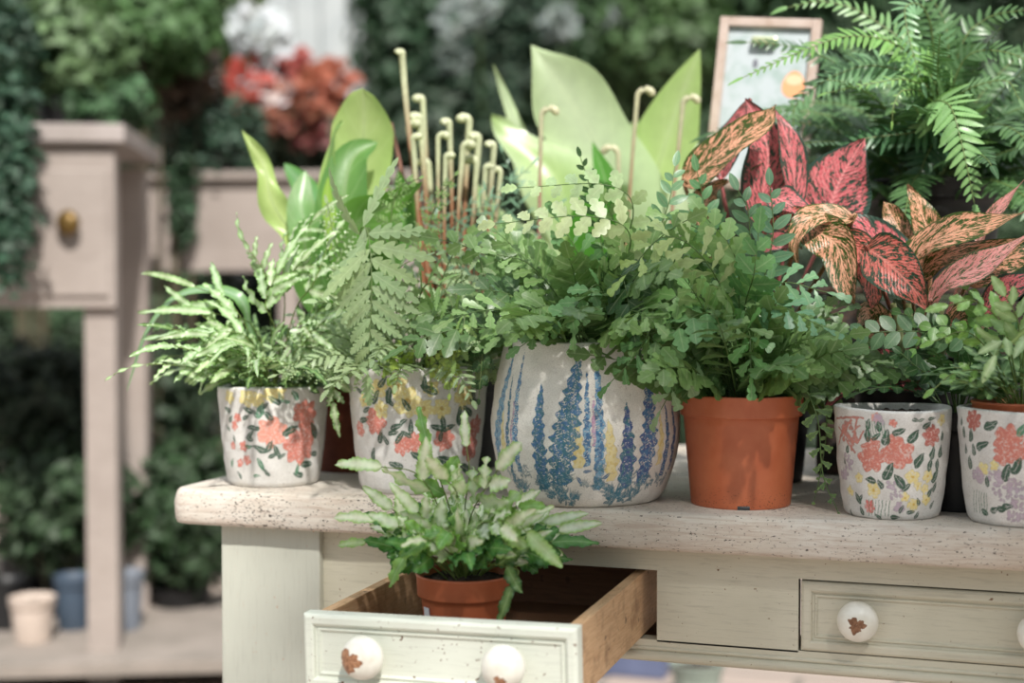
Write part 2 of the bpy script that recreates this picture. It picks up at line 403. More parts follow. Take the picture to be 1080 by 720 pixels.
open_drawer = drawer(.300, .080, .40, M_open, ('pulled out drawer with chipped paint, toned white as if sunlit', 'cream knob with large bare wood chip', 'cream knob with small bare wood chip'),
       ((-.009, -.002, .0125), (.001, -.011, .0058)), M_front, M_raw, (.0745, .2275))
M_shut = Matrix.Translation((.4995, AY - .002, .6245))
drawer(.329, .0795, .42, M_shut, ('closed drawer in cream paint', 'knob with star shaped brown chip', 'knob with brown chip'),
       ((.000, -.001, .0085), (-.003, .001, .0105)), M_apron, M_inner, (.064, .254), .6)

# ------------------------------------------------------------------ pots
FW = A(-math.sin(YAW), math.cos(YAW))     # away from the camera, on the ground
def ground(px, py, back=0., z=ZT):
    d = ray(px, py); p = CAM + d * ((z - CAM[2]) / d[2])
    q = unit(d[:2]) * back; return A(p[0] + q[0], p[1] + q[1], z)
class Painted:
    "a pot turned on a fine grid; stamps are painted on its wall, given where they sit in arc and height"
    def __init__(s, c, R, H, rf, cx, py0, thick=.006, step=.00062, seed=1):
        s.c = np.array(c); s.R = R; s.H = H; s.rng = np.random.RandomState(seed)
        s.nu = int(2 * PI * R / step); nv = int(H / step)
        hs = np.linspace(0, 1, nv)
        out = [(rf(t) * R, t * H) for t in hs]
        bot = [(.0005, .0015), (rf(0) * R * .6, .0005), (rf(0) * R * .93, .0)]
        rim = [(R * rf(1) - .001, H + .0012), (R * rf(1) - thick * .5, H + .002), (R * rf(1) - thick + .0008, H + .001), (R * rf(1) - thick, H - .001)]
        inn = [(R * rf(t) - thick, t * H) for t in (.93, .8, .6, .3, .1)] + [(.001, .1 * H)]
        s.prof = np.array(bot + out + rim + inn); s.nb = len(bot); s.nv = nv
        vd = CAM[:2] - s.c[:2]; s.th0 = math.atan2(vd[1], vd[0])
        rel = np.linspace(-PI, PI, s.nu, endpoint=False); th = s.th0 + rel
        s.th = th; s.X = rel[None, :] * R * np.ones((nv, 1)); s.Z = (hs * H)[:, None] * np.ones((1, s.nu))
        s.col = np.zeros((nv, s.nu, 4)); s.cx = cx; s.py0 = py0
        s.s = FPX / (proj(s.c)[2])
        nz = s.rng.rand(40, 90); s.nz = nz
        # low-frequency wobble so that painted edges are hand-made
        s.wx = s._smooth(9) * .0012; s.wz = s._smooth(9) * .0012; s.sp = s.rng.rand(nv, s.nu)
        s.fine0 = s._smooth(3); s.fine2 = s._smooth(5); s.fine4 = s._smooth(4); s.step = H / nv; s.xs = R * 2 * PI / s.nu
        s.win(0, H / 2, 9)
    def win(s, x, z, r):
        r = r + .003
        i0, i1 = max(0, int((z - r) / s.step)), min(s.nv, int((z + r) / s.step) + 2)
        j0, j1 = max(0, int((x - r + PI * s.R) / s.xs)), min(s.nu, int((x + r + PI * s.R) / s.xs) + 2)
        s.sl = (slice(i0, max(i0 + 1, i1)), slice(j0, max(j0 + 1, j1))); s.fine = s.fine0[s.sl]
    def _smooth(s, k):
        a = s.rng.rand(s.nv // k + 3, s.nu // k + 3) * 2 - 1
        yi = np.linspace(0, a.shape[0] - 1.001, s.nv); xi = np.linspace(0, a.shape[1] - 1.001, s.nu)
        y0 = yi.astype(int); x0 = xi.astype(int); fy = (yi - y0)[:, None]; fx = (xi - x0)[None]
        g = lambda dy, dx: a[np.ix_(y0 + dy, x0 + dx)]
        return (g(0, 0) * (1 - fy) * (1 - fx) + g(0, 1) * (1 - fy) * fx + g(1, 0) * fy * (1 - fx) + g(1, 1) * fy * fx)
    def at(s, px, py):
        q = np.clip((px - s.cx) / (s.s * s.R), -.99, .99)
        return math.asin(q) * s.R, (s.py0 - py) / s.s
    def put(s, m, c):
        c = np.array(c)
        q = s.col[s.sl]
        q[..., :3] = q[..., :3] * (1 - m[..., None]) + c * m[..., None]
        q[..., 3] = np.maximum(q[..., 3], m)
    def rel(s, x, z, r=9):
        s.win(x, z, r); k = s.sl
        return s.X[k] - x + s.wx[k], s.Z[k] - z + s.wz[k]
    def flower(s, px, py, r, c, c2=None, petals=5, ctr=None, xz=None):
        x, z = xz or s.at(px, py); r = r * s.lk / s.s; dx, dz = s.rel(x, z, r * 1.2)
        d = np.hypot(dx, dz); a = np.arctan2(dz, dx); p = s.rng.rand() * 6
        lim = r * (.72 + .28 * np.abs(np.cos(petals / 2 * (a + p))) + .035 * np.sin(9 * a + p))
        m = np.clip((lim - d) / .0008, 0, 1)
        # paler veins running out from the heart
        v = np.clip(np.sin((a + p) * petals * 2.0 + 5 * d / r) * .5 + s.fine * .9, 0, 1) * .6
        c2 = c2 or tuple(min(1, k * 1.5 + .10) for k in c)
        cc = np.array(c) * (1 - v[..., None]) + np.array(c2) * v[..., None]
        q = s.col[s.sl]
        q[..., :3] = np.where((m > 0)[..., None], q[..., :3] * (1 - m[..., None]) + cc * m[..., None], q[..., :3])
        q[..., 3] = np.maximum(q[..., 3], m * (.9 - .35 * (s.fine > .45)))
        if ctr: s.put(np.clip((r * .22 - d) / .0006, 0, 1), ctr)
    def leaf(s, px, py, l, c, ang=None, wid=.42, xz=None):
        x, z = xz or s.at(px, py); l = l * s.lk / s.s; dx, dz = s.rel(x, z, l)
        a = s.rng.rand() * PI if ang is None else ang
        u = dx * math.cos(a) + dz * math.sin(a); v = -dx * math.sin(a) + dz * math.cos(a)
        t = np.clip(u / l, -1, 1); w = l * wid * np.sqrt(np.clip(1 - t * t, 0, 1)) * (1 - .35 * t)
        m = np.clip((w - np.abs(v)) / .0005, 0, 1) * (np.abs(u) < l)
        m = m * (1 - .55 * (np.abs(v) < .0004) * (np.abs(u) < .8 * l))
        s.put(m * .95, c)
    def stem(s, a, b, w, c):
        x0, z0 = s.at(*a); x1, z1 = s.at(*b); dx, dz = s.rel(x0, z0, math.hypot(x1 - x0, z1 - z0)); ex, ez = x1 - x0, z1 - z0
        t = np.clip((dx * ex + dz * ez) / (ex * ex + ez * ez), 0, 1)
        s.put((np.hypot(dx - t * ex, dz - t * ez) < w / s.s / 2) * .8, c)
    def cluster(s, px, py, r, c, n=26, dot=1.6, xz=None):
        x, z = xz or s.at(px, py); r = r / s.s
        for _ in range(n):
            a = s.rng.rand() * 6.28; q = r * math.sqrt(s.rng.rand()); dx, dz = s.rel(x + q * math.cos(a), z + q * math.sin(a), 3 / s.s)
            s.put(np.clip((dot / s.s * (.6 + .8 * s.rng.rand()) - np.hypot(dx, dz)) / .0005, 0, 1) * .75, c)
    def spike(s, base, top, w, c, c2, dens=.5):
        "a lupin spire of small florets, widest below its middle"
        x0, z0 = s.at(*base); x1, z1 = s.at(*top); w = w / s.s / 2; L = math.hypot(x1 - x0, z1 - z0)
        dx, dz = s.rel(x0, z0, L + w); ex, ez = (x1 - x0) / L, (z1 - z0) / L
        u = (dx * ex + dz * ez) / L; v = -dx * ez + dz * ex
        prof = np.where(u < .35, .75 + .25 * np.clip(u, 0, 1) / .35, np.clip((1 - u) / .65, 0, 1) ** .62)
        edge = w * prof * (1 + .22 * np.sin(u * L / .0022 + 2 * np.sign(v))) + s.fine * .0007
        m = ((np.abs(v) < edge) & (u > 0) & (u < 1)).astype(float)
        # florets: rows of little ovals
        k = .0030; cu = (u * L + np.abs(v) * .5) / k; cv = v / k + .5 * (np.floor(cu) % 2)
        fl = (np.abs(cu % 1 - .5) ** 2 + np.abs(cv % 1 - .5) ** 2) < (.235 + .05 * s.fine)
        gap = fl | (s.fine + .25 * s.fine2[s.sl] > -dens)
        s.put(m * gap * .95, np.where((s.fine4[s.sl] > .15)[..., None], np.array(c), np.array(c2)))
    def tuft(s, px, py, r, c, n=16):
        for _ in range(n):
            a = s.rng.uniform(.05, PI - .05); l = r * s.rng.uniform(.5, 1)
            s.leaf(px + math.cos(a) * l * .6, py - math.sin(a) * l * .6 + r * .25, l * .5, c if s.rng.rand() < .6 else tuple(k * 1.3 for k in c), ang=a, wid=.17)
            s.leaf(px + s.rng.uniform(-.6, .6) * r, py + s.rng.uniform(-.5, .5) * r, r * .3, c, ang=s.rng.rand() * 3, wid=.3)
    lk = 1.0
    def fill_back(s, f):
        "the decoration goes on round the side the photograph does not show"
        for _ in range(26):
            x = s.rng.uniform(1.75, 4.5) * s.R; x = x if x < PI * s.R else x - 2 * PI * s.R
            f(s, (x, s.rng.uniform(.1, .92) * s.H))
    def build(s, root, mat, name='pot', wob=.006):
        a = s.th; rows = []
        pr = s.prof; ph = s.rng.rand(3) * 6
        wobv = 1 + wob * (np.sin(2 * a + ph[0]) + .6 * np.sin(3 * a + ph[1]))
        V = np.stack([pr[:, 0][:, None] * np.cos(a) * wobv, pr[:, 0][:, None] * np.sin(a) * wobv, pr[:, 1][:, None] + 0 * a], -1)
        bumps = np.zeros((len(pr), s.nu)); bumps[s.nb:s.nb + s.nv] = s._smooth(22) * .0009
        V[..., 0] += bumps * np.cos(a); V[..., 1] += bumps * np.sin(a); V[..., 2] += .0012 * np.sin(a * 2 + ph[2]) * (pr[:, 1] / s.H)[:, None] ** 3
        mb = MB(); n = len(pr)
        mb.add(V + s.c, grid(n, s.nu, True))
        o = mb.build(name, mat, root)
        P = np.zeros((n, s.nu, 4)); P[s.nb:s.nb + s.nv] = s.col
        at = o.data.color_attributes.new('Paint', 'FLOAT_COLOR', 'POINT'); at.data.foreach_set('color', P.ravel())
        return o
def soil_disc(root, c, r, mat=M_soil, amp=.004, n=26):
    mb = MB(); a = np.linspace(0, 2 * PI, 40, endpoint=False); rr = np.linspace(.0005, r, n)
    V = np.zeros((n, 40, 3))
    for i, q in enumerate(rr):
        for j, t in enumerate(a):
            x, y = q * math.cos(t), q * math.sin(t)
            V[i, j] = (x, y, amp * mnoise.noise(Vector((x * 90 + c[0] * 50, y * 90, 0))) + amp * .7 * mnoise.noise(Vector((x * 300, y * 300, 3))) + .004 * (1 - (q / r) ** 2))
    mb.add(V + np.array(c), grid(n, 40, True)); return mb.build('soil', mat, root)
fl = lambda t: .775 + .225 * min(1, t * 1.02) ** .55 if t > .05 else .735 + .085 * (t / .05) ** .5 if t > 0 else .735
CORAL, DEEP, PALEC = S(200, 106, 88), S(172, 76, 62), S(212, 144, 126)
YEL, LIL, GRN, GRN2 = S(222, 204, 130), S(176, 152, 174), S(20, 74, 50), S(64, 128, 94)

P1 = Painted(ground(289, 514, .052), .0725, .128, fl, 289, 513, seed=3); P1.lk = 1.25
for a in ((322, 437, 13), (318, 470, 17), (326, 452, 9)): P1.flower(*a, CORAL, petals=7)
P1.flower(287, 455, 14, S(222, 140, 120), petals=6)
for a in ((251, 441, 4.5), (247, 449, 4.5), (256, 470, 5), (258, 484, 5), (244, 470, 4), (250, 488, 4)): P1.flower(*a, CORAL)
for a in ((244, 420, 6), (262, 421, 8), (272, 422, 7), (286, 417, 7), (294, 416, 7)): P1.flower(*a, YEL)
for x, y, l in ((241, 433, 5), (244, 442, 4), (262, 433, 5), (260, 440, 4), (267, 451, 6), (264, 458, 5), (262, 462, 4), (270, 437, 4), (274, 434, 6), (277, 431, 5), (283, 438, 6), (281, 428, 4), (290, 423, 6), (296, 420, 5), (302, 424, 4), (307, 454, 8), (332, 455, 8), (273, 472, 7), (284, 470, 6), (292, 474, 6), (288, 479, 5), (274, 488, 6), (262, 470, 4), (246, 463, 4), (327, 490, 7), (318, 500, 6), (316, 494, 5), (241, 488, 4), (248, 500, 4), (280, 496, 5), (268, 500, 4), (311, 418, 5), (334, 480, 6), (298, 480, 4), (240, 452, 4)):
    P1.leaf(x, y, l, GRN if (x + y) % 3 else GRN2)
P2 = Painted(ground(441, 522, .068), .090, .157, fl, 441, 521, seed=5); P2.lk = 1.3
for a in ((395, 446, 12), (436, 466, 9), (423, 470, 8), (470, 464, 10), (500, 474, 12), (504, 453, 10), (378, 455, 7)): P2.flower(*a, CORAL if a[0] < 480 else DEEP, petals=6)
for a in ((430, 425, 13), (447, 432, 9), (466, 432, 9), (489, 421, 11), (402, 433, 8), (400, 412, 9), (420, 408, 9), (455, 412, 7), (384, 425, 6)): P2.flower(*a, YEL, ctr=S(190, 160, 80))
for x, y, l in ((383, 445, 6), (386, 434, 5), (397, 420, 7), (411, 418, 7), (405, 404, 6), (428, 427, 6), (418, 450, 6), (414, 457, 5), (421, 461, 6), (428, 458, 5), (433, 450, 6), (425, 445, 4), (462, 452, 6), (468, 447, 6), (474, 452, 6), (466, 459, 5), (485, 441, 8), (493, 436, 7), (500, 428, 7), (498, 418, 6), (452, 412, 8), (448, 406, 6), (400, 461, 6), (405, 464, 5), (380, 415, 5), (412, 425, 5), (440, 480, 7), (470, 485, 8), (415, 490, 7), (390, 480, 6), (455, 500, 7), (495, 495, 8)):
    P2.leaf(x, y, l, GRN)
P3 = Painted(ground(940, 549, .053), .0655, .121, fl, 941, 549, seed=8)
for a in ((919, 484, 17), (949, 479, 17), (935, 482, 9), (942, 466, 8), (921, 470, 9)): P3.flower(*a, CORAL, S(232, 160, 140), petals=6)
P3.flower(981, 461, 13, DEEP, CORAL, 7)
P3.flower(915, 536, 8, S(206, 92, 84), petals=6); P3.flower(925, 442, 6, PALEC); P3.flower(942, 447, 5, CORAL)
for x0, y0, x1, y1 in ((884, 448, 912, 444), (886, 458, 905, 470), (890, 470, 896, 452), (898, 478, 906, 446), (888, 465, 900, 448), (884, 475, 892, 455), (893, 468, 902, 480), (900, 460, 908, 452), (905, 470, 912, 458)): P3.stem((x0, y0), (x1, y1), 2.4, CORAL)
P3.cluster(896, 462, 13, CORAL, 34, 2.3)
for a in ((963, 503, 9), (921, 518, 9), (905, 507, 6), (980, 503, 8), (966, 532, 8), (980, 527, 7), (990, 445, 7), (894, 522, 6), (956, 524, 6), (978, 516, 6), (970, 512, 6)): P3.flower(*a, YEL, S(240, 228, 176), ctr=S(206, 172, 80))
for a in ((945, 516, 11), (893, 492, 9), (950, 536, 6), (888, 505, 7), (928, 445, 6)): P3.cluster(*a, LIL, 30, 1.8)
for x, y, l, an in ((917, 450, 6, 1.4), (916, 461, 7, 1.6), (928, 451, 6, 1.7), (925, 462, 6, .6), (935, 463, 9, 1.3), (963, 461, 9, .9), (948, 456, 7, .4), (964, 444, 4, 0), (970, 444, 4, 0), (980, 443, 5, .2), (976, 450, 6, .6), (970, 486, 9, .9), (983, 479, 7, 1.4), (991, 478, 7, 1.5), (981, 491, 7, 1.4), (989, 492, 7, 1.6), (988, 504, 8, .9), (938, 497, 10, 1.1), (949, 507, 9, 2.2), (957, 514, 6, .6), (918, 508, 7, 3.0), (929, 511, 6, 2.0), (902, 528, 7, 2.0), (906, 528, 5, .9), (971, 529, 5, 2), (984, 520, 6, .9), (953, 537, 5, 1), (946, 545, 6, 0), (925, 545, 5, 2.6), (905, 541, 5, 2), (890, 545, 4, 1), (972, 543, 5, 1.2), (989, 515, 6, 1.3), (890, 491, 4, 1.5), (894, 478, 5, 1.5), (992, 462, 5, 1.5), (964, 540, 5, .3), (988, 533, 5, 1)):
    P3.leaf(x, y, l, GRN, ang=an, wid=.5)
for i in range(7): P3.stem((915 + i * 4, 528), (913 + i * 4, 545), .9, GRN2); P3.stem((915 + 3 * i, 446), (917 + 3 * i, 462), .9, GRN2)
P4 = Painted(ground(1074, 557, .053), .0655, .1235, fl, 1074, 557, seed=11)
for a in ((1063, 466, 17), (1058, 482, 12), (1072, 478, 13)): P4.flower(*a, CORAL, S(232, 160, 140), petals=6)
P4.flower(1028, 449, 12, DEEP, CORAL, 7); P4.flower(1090, 468, 13, CORAL)
for a in ((1036, 498, 8), (1048, 493, 6), (1100, 500, 8)): P4.flower(*a, YEL)
for a in ((1060, 516, 15), (1074, 522, 14), (1071, 541, 11), (1030, 506, 8), (1095, 520, 12), (1050, 505, 9)): P4.cluster(*a, LIL, 44, 1.9)
for x, y, l, an in ((1046, 452, 9, .5), (1018, 463, 6, 1.5), (1025, 465, 7, 1.5), (1019, 480, 6, 1.5), (1027, 480, 6, 1.7), (1036, 474, 9, .4), (1023, 493, 7, 1.5), (1072, 492, 10, 1.1), (1061, 500, 10, 1.3), (1076, 455, 8, 1), (1055, 538, 7, .2), (1062, 535, 7, .2), (1046, 540, 6, .4), (1016, 452, 5, 1.5), (1034, 543, 6, 2.8), (1040, 510, 6, 1.5), (1095, 485, 8, 1)):
    P4.leaf(x, y, l, GRN2 if x == 1076 else GRN, ang=an, wid=.5)
for i in range(6): P4.stem((1024 + i * 3, 522), (1022 + i * 3, 545), .9, GRN2)
for P, ss in ((P1, 1), (P2, 1), (P3, 1), (P4, 1)):
    P.fill_back(lambda s, xz: s.flower(0, 0, s.rng.uniform(5, 14), (CORAL, YEL, DEEP)[s.rng.randint(3)], xz=xz))
    for _ in range(2): P.fill_back(lambda s, xz: s.leaf(0, 0, s.rng.uniform(5, 8), GRN, xz=xz))
# the chalky pot with lupins
def fb(t):
    if t < .06: return .74 + .10 * (t / .06) ** .5
    return .84 + .16 * math.sin(min(1, (t - .06) / .40) * PI / 2) if t < .46 else 1 - .155 * ((t - .46) / .54) ** 1.7
PB = Painted(ground(617, 535, .086), .1155, .193, fb, 617, 534, thick=.008, step=.00068, seed=21)
BL, BL2, TEAL, TEAL2, DBL = S(48, 110, 158), S(112, 164, 198), S(38, 110, 132), S(62, 128, 150), S(40, 78, 142)
YL = S(226, 204, 130)
for b, t, w in (((533, 492), (533, 436), 9), ((610, 492), (606, 438), 15), ((646, 505), (640, 443), 14), ((695, 492), (693, 440), 9)): PB.spike(b, t, w, YL, S(236, 220, 160), .8)
for b, t, w, c, c2, dn in (((524, 500), (536, 381), 16, BL, BL2, .35), ((538, 512), (539, 402), 6, BL, TEAL, .2), ((547, 500), (547, 378), 8, BL2, BL, .1), ((571, 516), (571, 408), 16, TEAL, BL, .5),
    ((589, 510), (611, 376), 27, BL, TEAL, .25), ((619, 490), (619, 397), 8, BL2, BL, .2), ((632, 515), (630, 372), 11, BL, BL2, .2), ((662, 515), (659, 427), 17, TEAL, DBL, .5), ((680, 510), (685, 384), 21, DBL, BL, .2), ((702, 505), (700, 430), 9, DBL, BL, .2), ((709, 500), (707, 425), 7, BL, DBL, .2), ((626, 470), (625, 420), 4, S(200, 150, 180), S(200, 160, 190), .1), ((543, 470), (544, 425), 4, S(200, 150, 180), LIL, .1)):
    PB.spike(b, t, w, c, c2, dn)
for x, y, r in ((545, 515, 15), (551, 498, 11), (537, 503, 9), (573, 508, 15), (585, 517, 18), (600, 522, 15), (596, 500, 12), (632, 508, 13), (633, 492, 9), (652, 520, 19), (663, 505, 15), (672, 520, 15), (684, 510, 15), (702, 508, 12), (617, 508, 9), (643, 515, 11), (530, 495, 8)): PB.tuft(x, y, r, TEAL)
for x, y in ((631, 478), (634, 470), (629, 487), (548, 478), (545, 486), (620, 495), (640, 500), (610, 505)): PB.leaf(x, y, 5, BL, wid=.4)
for k in range(8):
    x = (1.9 + .31 * k) * PB.R; x = x if x < PI * PB.R else x - 2 * PI * PB.R
    x0 = PB.at
    PB.at = lambda px, py, x=x: (x + (px - 600) / PB.s, (PB.py0 - py) / PB.s)
    PB.spike((600, 515), (604, 400 + 20 * (k % 3)), 14, (BL, TEAL)[k % 2], BL2, .3); PB.tuft(600, 515, 15, TEAL, 10); PB.at = x0
def pot_thing(P, name, label, cat, mat, pot_label=None, group=None, soil_h=None, soil_r=None):
    t = thing(name, P.c, label, cat, group); o = P.build(t, mat); tag(o, pot_label)
    if soil_h is not None: soil_disc(t, P.c + A(0, 0, soil_h), soil_r)
    return t
def plastic_pot(root, c, R, H, rb, mat, band=.19, name='pot', label=None, notch=False):
    mb = MB(); b0 = H * (1 - band)
    rr = lambda h: rb + (R * .955 - rb) * h / H
    pr = [(.0005, .002), (rb * .9, .002), (rb * .93, 0), (rb - .0006, 0), (rb, .001)] + [(rr(h), h) for h in np.linspace(.003, b0 - .001, 12)]
    pr += [(rr(b0) + .0012, b0 - .0004), (R * .972, b0 + .0003), (R * .976, b0 + .002), (R * .99, H - .003), (R, H - .002), (R + .0006, H), (R - .0008, H + .0008), (R - .0028, H), (rr(b0) - .002, b0), (rb - .002, .004), (.0005, .004)]
    V = lathe(mb, c, pr, 96)
    o = mb.build(name, mat, root); tag(o, label)
    if notch:
        th = math.atan2(CAM[1] - c[1], CAM[0] - c[0]) + .06; nb = MB()
        a = np.linspace(th - .12, th + .12, 8); V = np.stack([np.stack([(rb + .0004) * np.cos(a) + c[0], (rb + .0004) * np.sin(a) + c[1], np.full(8, c[2] + z)], -1) for z in (.0002, .0062)])
        V2 = np.stack([np.stack([(rb - .006) * np.cos(a) + c[0], (rb - .006) * np.sin(a) + c[1], np.full(8, c[2] + z)], -1) for z in (.0062, .0002)])
        nb.add(np.concatenate([V, V2]), grid(4, 8)); nb.build('drain_notch', M_black, o)
    return o
# ------------------------------------------------------------------ foliage kit
UP = A(0, 0, 1)
def rv(a): return A(rnd.uniform(-a, a), rnd.uniform(-a, a), rnd.uniform(-a, a))
def jit(c, a=.12, h=.05):
    k = 1 + rnd.uniform(-a, a); return A(c[0] * k * (1 + rnd.uniform(-h, h)), c[1] * k, c[2] * k * (1 + rnd.uniform(-h, h)))
def ribbon(mb, P, nref, w, cols=3, fold=.0, fwd=.0, wave=(0, 1, 0), mid=(.1, .2, .05), edge=None, power=1.0, tipc=None, cup=0.0):
    "a leaf blade: half-width w along the midrib P, facing nref"
    P = np.asarray(P, float); n = len(P); T = unit(np.gradient(P, axis=0)); nref = np.asarray(nref, float)
    Sd = unit(np.cross(T, nref)); N = np.cross(Sd, T)
    us = np.linspace(-1, 1, cols); w = np.asarray(w)[:, None, None]
    au = np.abs(us)[None, :, None]; uu = us[None, :, None]
    V = P[:, None] + Sd[:, None] * uu * w + N[:, None] * (au * fold + cup * au * au) * w + T[:, None] * au * fwd * w
    if wave[0]:
        ph = np.linspace(0, 1, n)[:, None, None] * wave[1] * 2 * PI + wave[2] + uu * 1.3
        V = V + N[:, None] * np.sin(ph) * au ** 1.5 * wave[0]
    mid = np.asarray(mid, float); edge = mid if edge is None else np.asarray(edge, float)
    k = (np.abs(us) ** power)[None, :, None]; C = mid * (1 - k) + edge * k; C = np.repeat(C, n, 0)
    if tipc is not None:
        q = (np.linspace(0, 1, n)[:, None, None]) ** 2; C = C * (1 - q) + np.asarray(tipc) * q
    U = np.stack([np.tile((us + 1) / 2, n), np.repeat(np.linspace(0, 1, n), cols)], 1)
    mb.add(V, grid(n, cols), C.reshape(-1, 3), U)
def arc(p, t, n, L, bend, k):
    "midrib leaving p along t and drooping against n by `bend` radians"
    s = np.linspace(0, 1, k); a = bend * s; st = np.cos(a)[:, None] * t - np.sin(a)[:, None] * n
    return p + np.vstack([np.zeros(3), np.cumsum((st[1:] + st[:-1]) / 2, 0)]) * L / (k - 1)
SH = {'oval': lambda s: np.sin(PI * np.clip(s, 0, 1) ** .8) ** .75, 'lance': lambda s: (s + .02) ** .35 * (1.0 - s) ** .75 * 1.45,
      'blunt': lambda s: np.clip(s / .6, 0, 1) ** .7 * np.clip((1 - s) / .22, 0, 1) ** .5, 'wide': lambda s: np.sin(PI * np.clip(s, 0, 1) ** 1.15) ** .9, 'wedge': lambda s: (s ** .8) * np.clip((1 - s) / .28, 0, 1) ** .5, 'strap': lambda s: np.clip(s / .25, 0, 1) ** .5 * np.clip((1 - s) / .45, 0, 1) ** .6, 'ovate': lambda s: np.sin(PI * np.clip(s, 0, 1) ** .62) ** .9}
_wc = {}
def outline(shape, lobes, depth, kind, n):
    k = (shape, lobes, depth, kind, n)
    if k not in _wc:
        s = np.linspace(0, 1, n); w = SH[shape](s)
        if lobes:
            f = (s * lobes) % 1.0
            g = np.abs(2 * f - 1) ** 2.2 if kind == 'round' else (1 - f) if kind == 'saw' else np.abs(2 * f - 1)
            w = w * (1 - depth * g * np.clip(4 * (1 - s), 0, 1))
        w[0] = max(w[0] * .3, .03); w[-1] = .02; _wc[k] = w
    return _wc[k]
def pinna(mb, p, t, n, L, Wd, spec, mid, edge):
    "one leaflet following its spec = dict(shape, lobes, depth, kind, fwd, fold, bend, wave)"
    k = spec.get('n', 7); w = outline(spec['shape'], spec.get('lobes', 0), spec.get('depth', 0), spec.get('kind', 'round'), k) * Wd
    P = arc(p, t, n, L, spec.get('bend', .3) + rnd.uniform(-.25, .25), k)
    ribbon(mb, P, n + rv(spec.get('jn', .25)), w, spec.get('cols', 3), spec.get('fold', .15) + rnd.uniform(-.12, .12), spec.get('fwd', .3), (spec.get('wave', 0) * Wd, spec.get('wf', 2), rnd.random() * 6), mid, edge, spec.get('power', 1))
def frond(name, plant, mat, P, nref, spec, col, edge=None, stem=(.16, .22, .08), sr=(.0011, .0005), f0=.25, pairs=9, plen=.035, pwid=.011, prof='tri', ang=1.1, sub=None, alt=.5, term=True, twist=0., mbx=None, droop=0.0, young=None):
    "stalk P with leaflets in pairs; sub = spec of secondary leaflets for lacy fronds"
    mb = mbx or MB(); n = len(P); T = unit(np.gradient(P, axis=0)); nref = unit(np.asarray(nref, float))
    tube(mb, P, sr[0], sr[1], np.asarray(stem), 5)
    seg = np.r_[0, np.cumsum(np.linalg.norm(np.diff(P, axis=0), axis=1))]; seg /= seg[-1]
    at = lambda f: (A(*[np.interp(f, seg, P[:, k]) for k in range(3)]), unit(A(*[np.interp(f, seg, T[:, k]) for k in range(3)])))
    edge = col if edge is None else edge
    young = young
    for i in range(pairs):
        for sd in (-1, 1):
            x = (i + (alt * .5 if sd > 0 else 0)) / pairs; f = f0 + (1 - f0) * x * .985
            k = {'tri': (1 - x) ** .75 * .9 + .12, 'lance': math.sin(PI * min(1, x * .82 + .14)) ** .8, 'even': (1 if x < .6 else 1 - (x - .6) / .4 * .55) * (.8 + .2 * min(1, x * 4)), 'drop': (1 - x * .55)}[prof]
            p, t = at(f); s = unit(np.cross(t, nref)) * sd; nn = unit(np.cross(np.cross(t, nref), t)) ; nn = nn if nn @ nref > 0 else -nn
            a = ang * (1 - .35 * x) + rnd.uniform(-.1, .1)
            d = unit(s * math.sin(a) + t * math.cos(a) - nn * (droop + rnd.uniform(-.12, .12)))
            L = plen * k * rnd.uniform(.88, 1.1); c = jit(col, .13); e = jit(edge, .13)
            if young is not None:
                q = x ** 1.5; c = c * (1 - q) + A(*young) * q; e = e * (1 - q) + A(*young) * q
            if sub is None: pinna(mb, p, d, nn, L, pwid * (k ** .6), spec, c, e)
            else:
                m = max(3, int(sub['m'] * k + .5)); Q = arc(p, d, nn, L, spec.get('bend', .3), 10)
                frond('', None, None, Q, nn, sub, c, e, stem, (sr[0] * .4, sr[1] * .4), .10, m, sub['len'] * (.45 + .55 * k), sub['wid'] * (.5 + .5 * k), 'tri', 1.0, None, .6, True, mbx=mb)
    if term:
        p, t = at(1.0); nn = nref
        L = plen * {'tri': .3, 'lance': .35, 'even': .75, 'drop': .9}[prof] * (spec.get('term', 1)); pinna(mb, p - t * .001, t, nn, L, pwid * .75, spec, jit(A(*(young if young is not None else col)), .1), jit(A(*(young if young is not None else edge)), .1))
    if mbx is None: return mb.build(name, mat, plant)
def spray(base, az, el, L, droop, k=24):
    h = A(math.cos(az), math.sin(az), 0); d1 = h * math.cos(el) + UP * math.sin(el); e2 = el - droop; d2 = h * math.cos(e2) + UP * math.sin(e2)
    p1 = base + d1 * L * .55; return bez(base, p1, p1 + d2 * L * .5, k), h
def facing(P, h=None, cam=.35):
    "the side a frond shows: upward on the arch, outward where it hangs, a little to the light in front"
    t = unit(P[-1] - P[len(P) // 3]); ref = UP * .9 + (h if h is not None else 0) * .5 + A(.12, -1, 0) * cam + rv(.18)
    return unit(ref - t * (ref @ t))
def croz(mb, base, top, hook, r, c1, c2, side=-1, cam=A(1, 0, 0)):
    "upright crozier: reddish stalk, pale woolly upper part bent over at the tip"
    m = (base + top) / 2 + rv(.012) * A(1, 1, .2); Q = list(bez(base, m, top, 14)); c = top + cam * side * hook
    for a in np.linspace(.3, 2.9, 9): Q.append(c - cam * side * hook * math.cos(a) + UP * hook * 1.1 * math.sin(a))
    Q = np.array(Q); n = len(Q); f = np.linspace(0, 1, n); rr = r * np.where(f < .45, .62, .62 + .5 * np.clip((f - .45) / .25, 0, 1)); rr[-6:] *= A(1.0, 1.05, 1.15, 1.25, 1.2, .7)
    k = np.clip((f - .40) / .14, 0, 1)[:, None]; tube(mb, Q, 0, 0, A(*c1) * (1 - k) + A(*c2) * k, 8, rr)

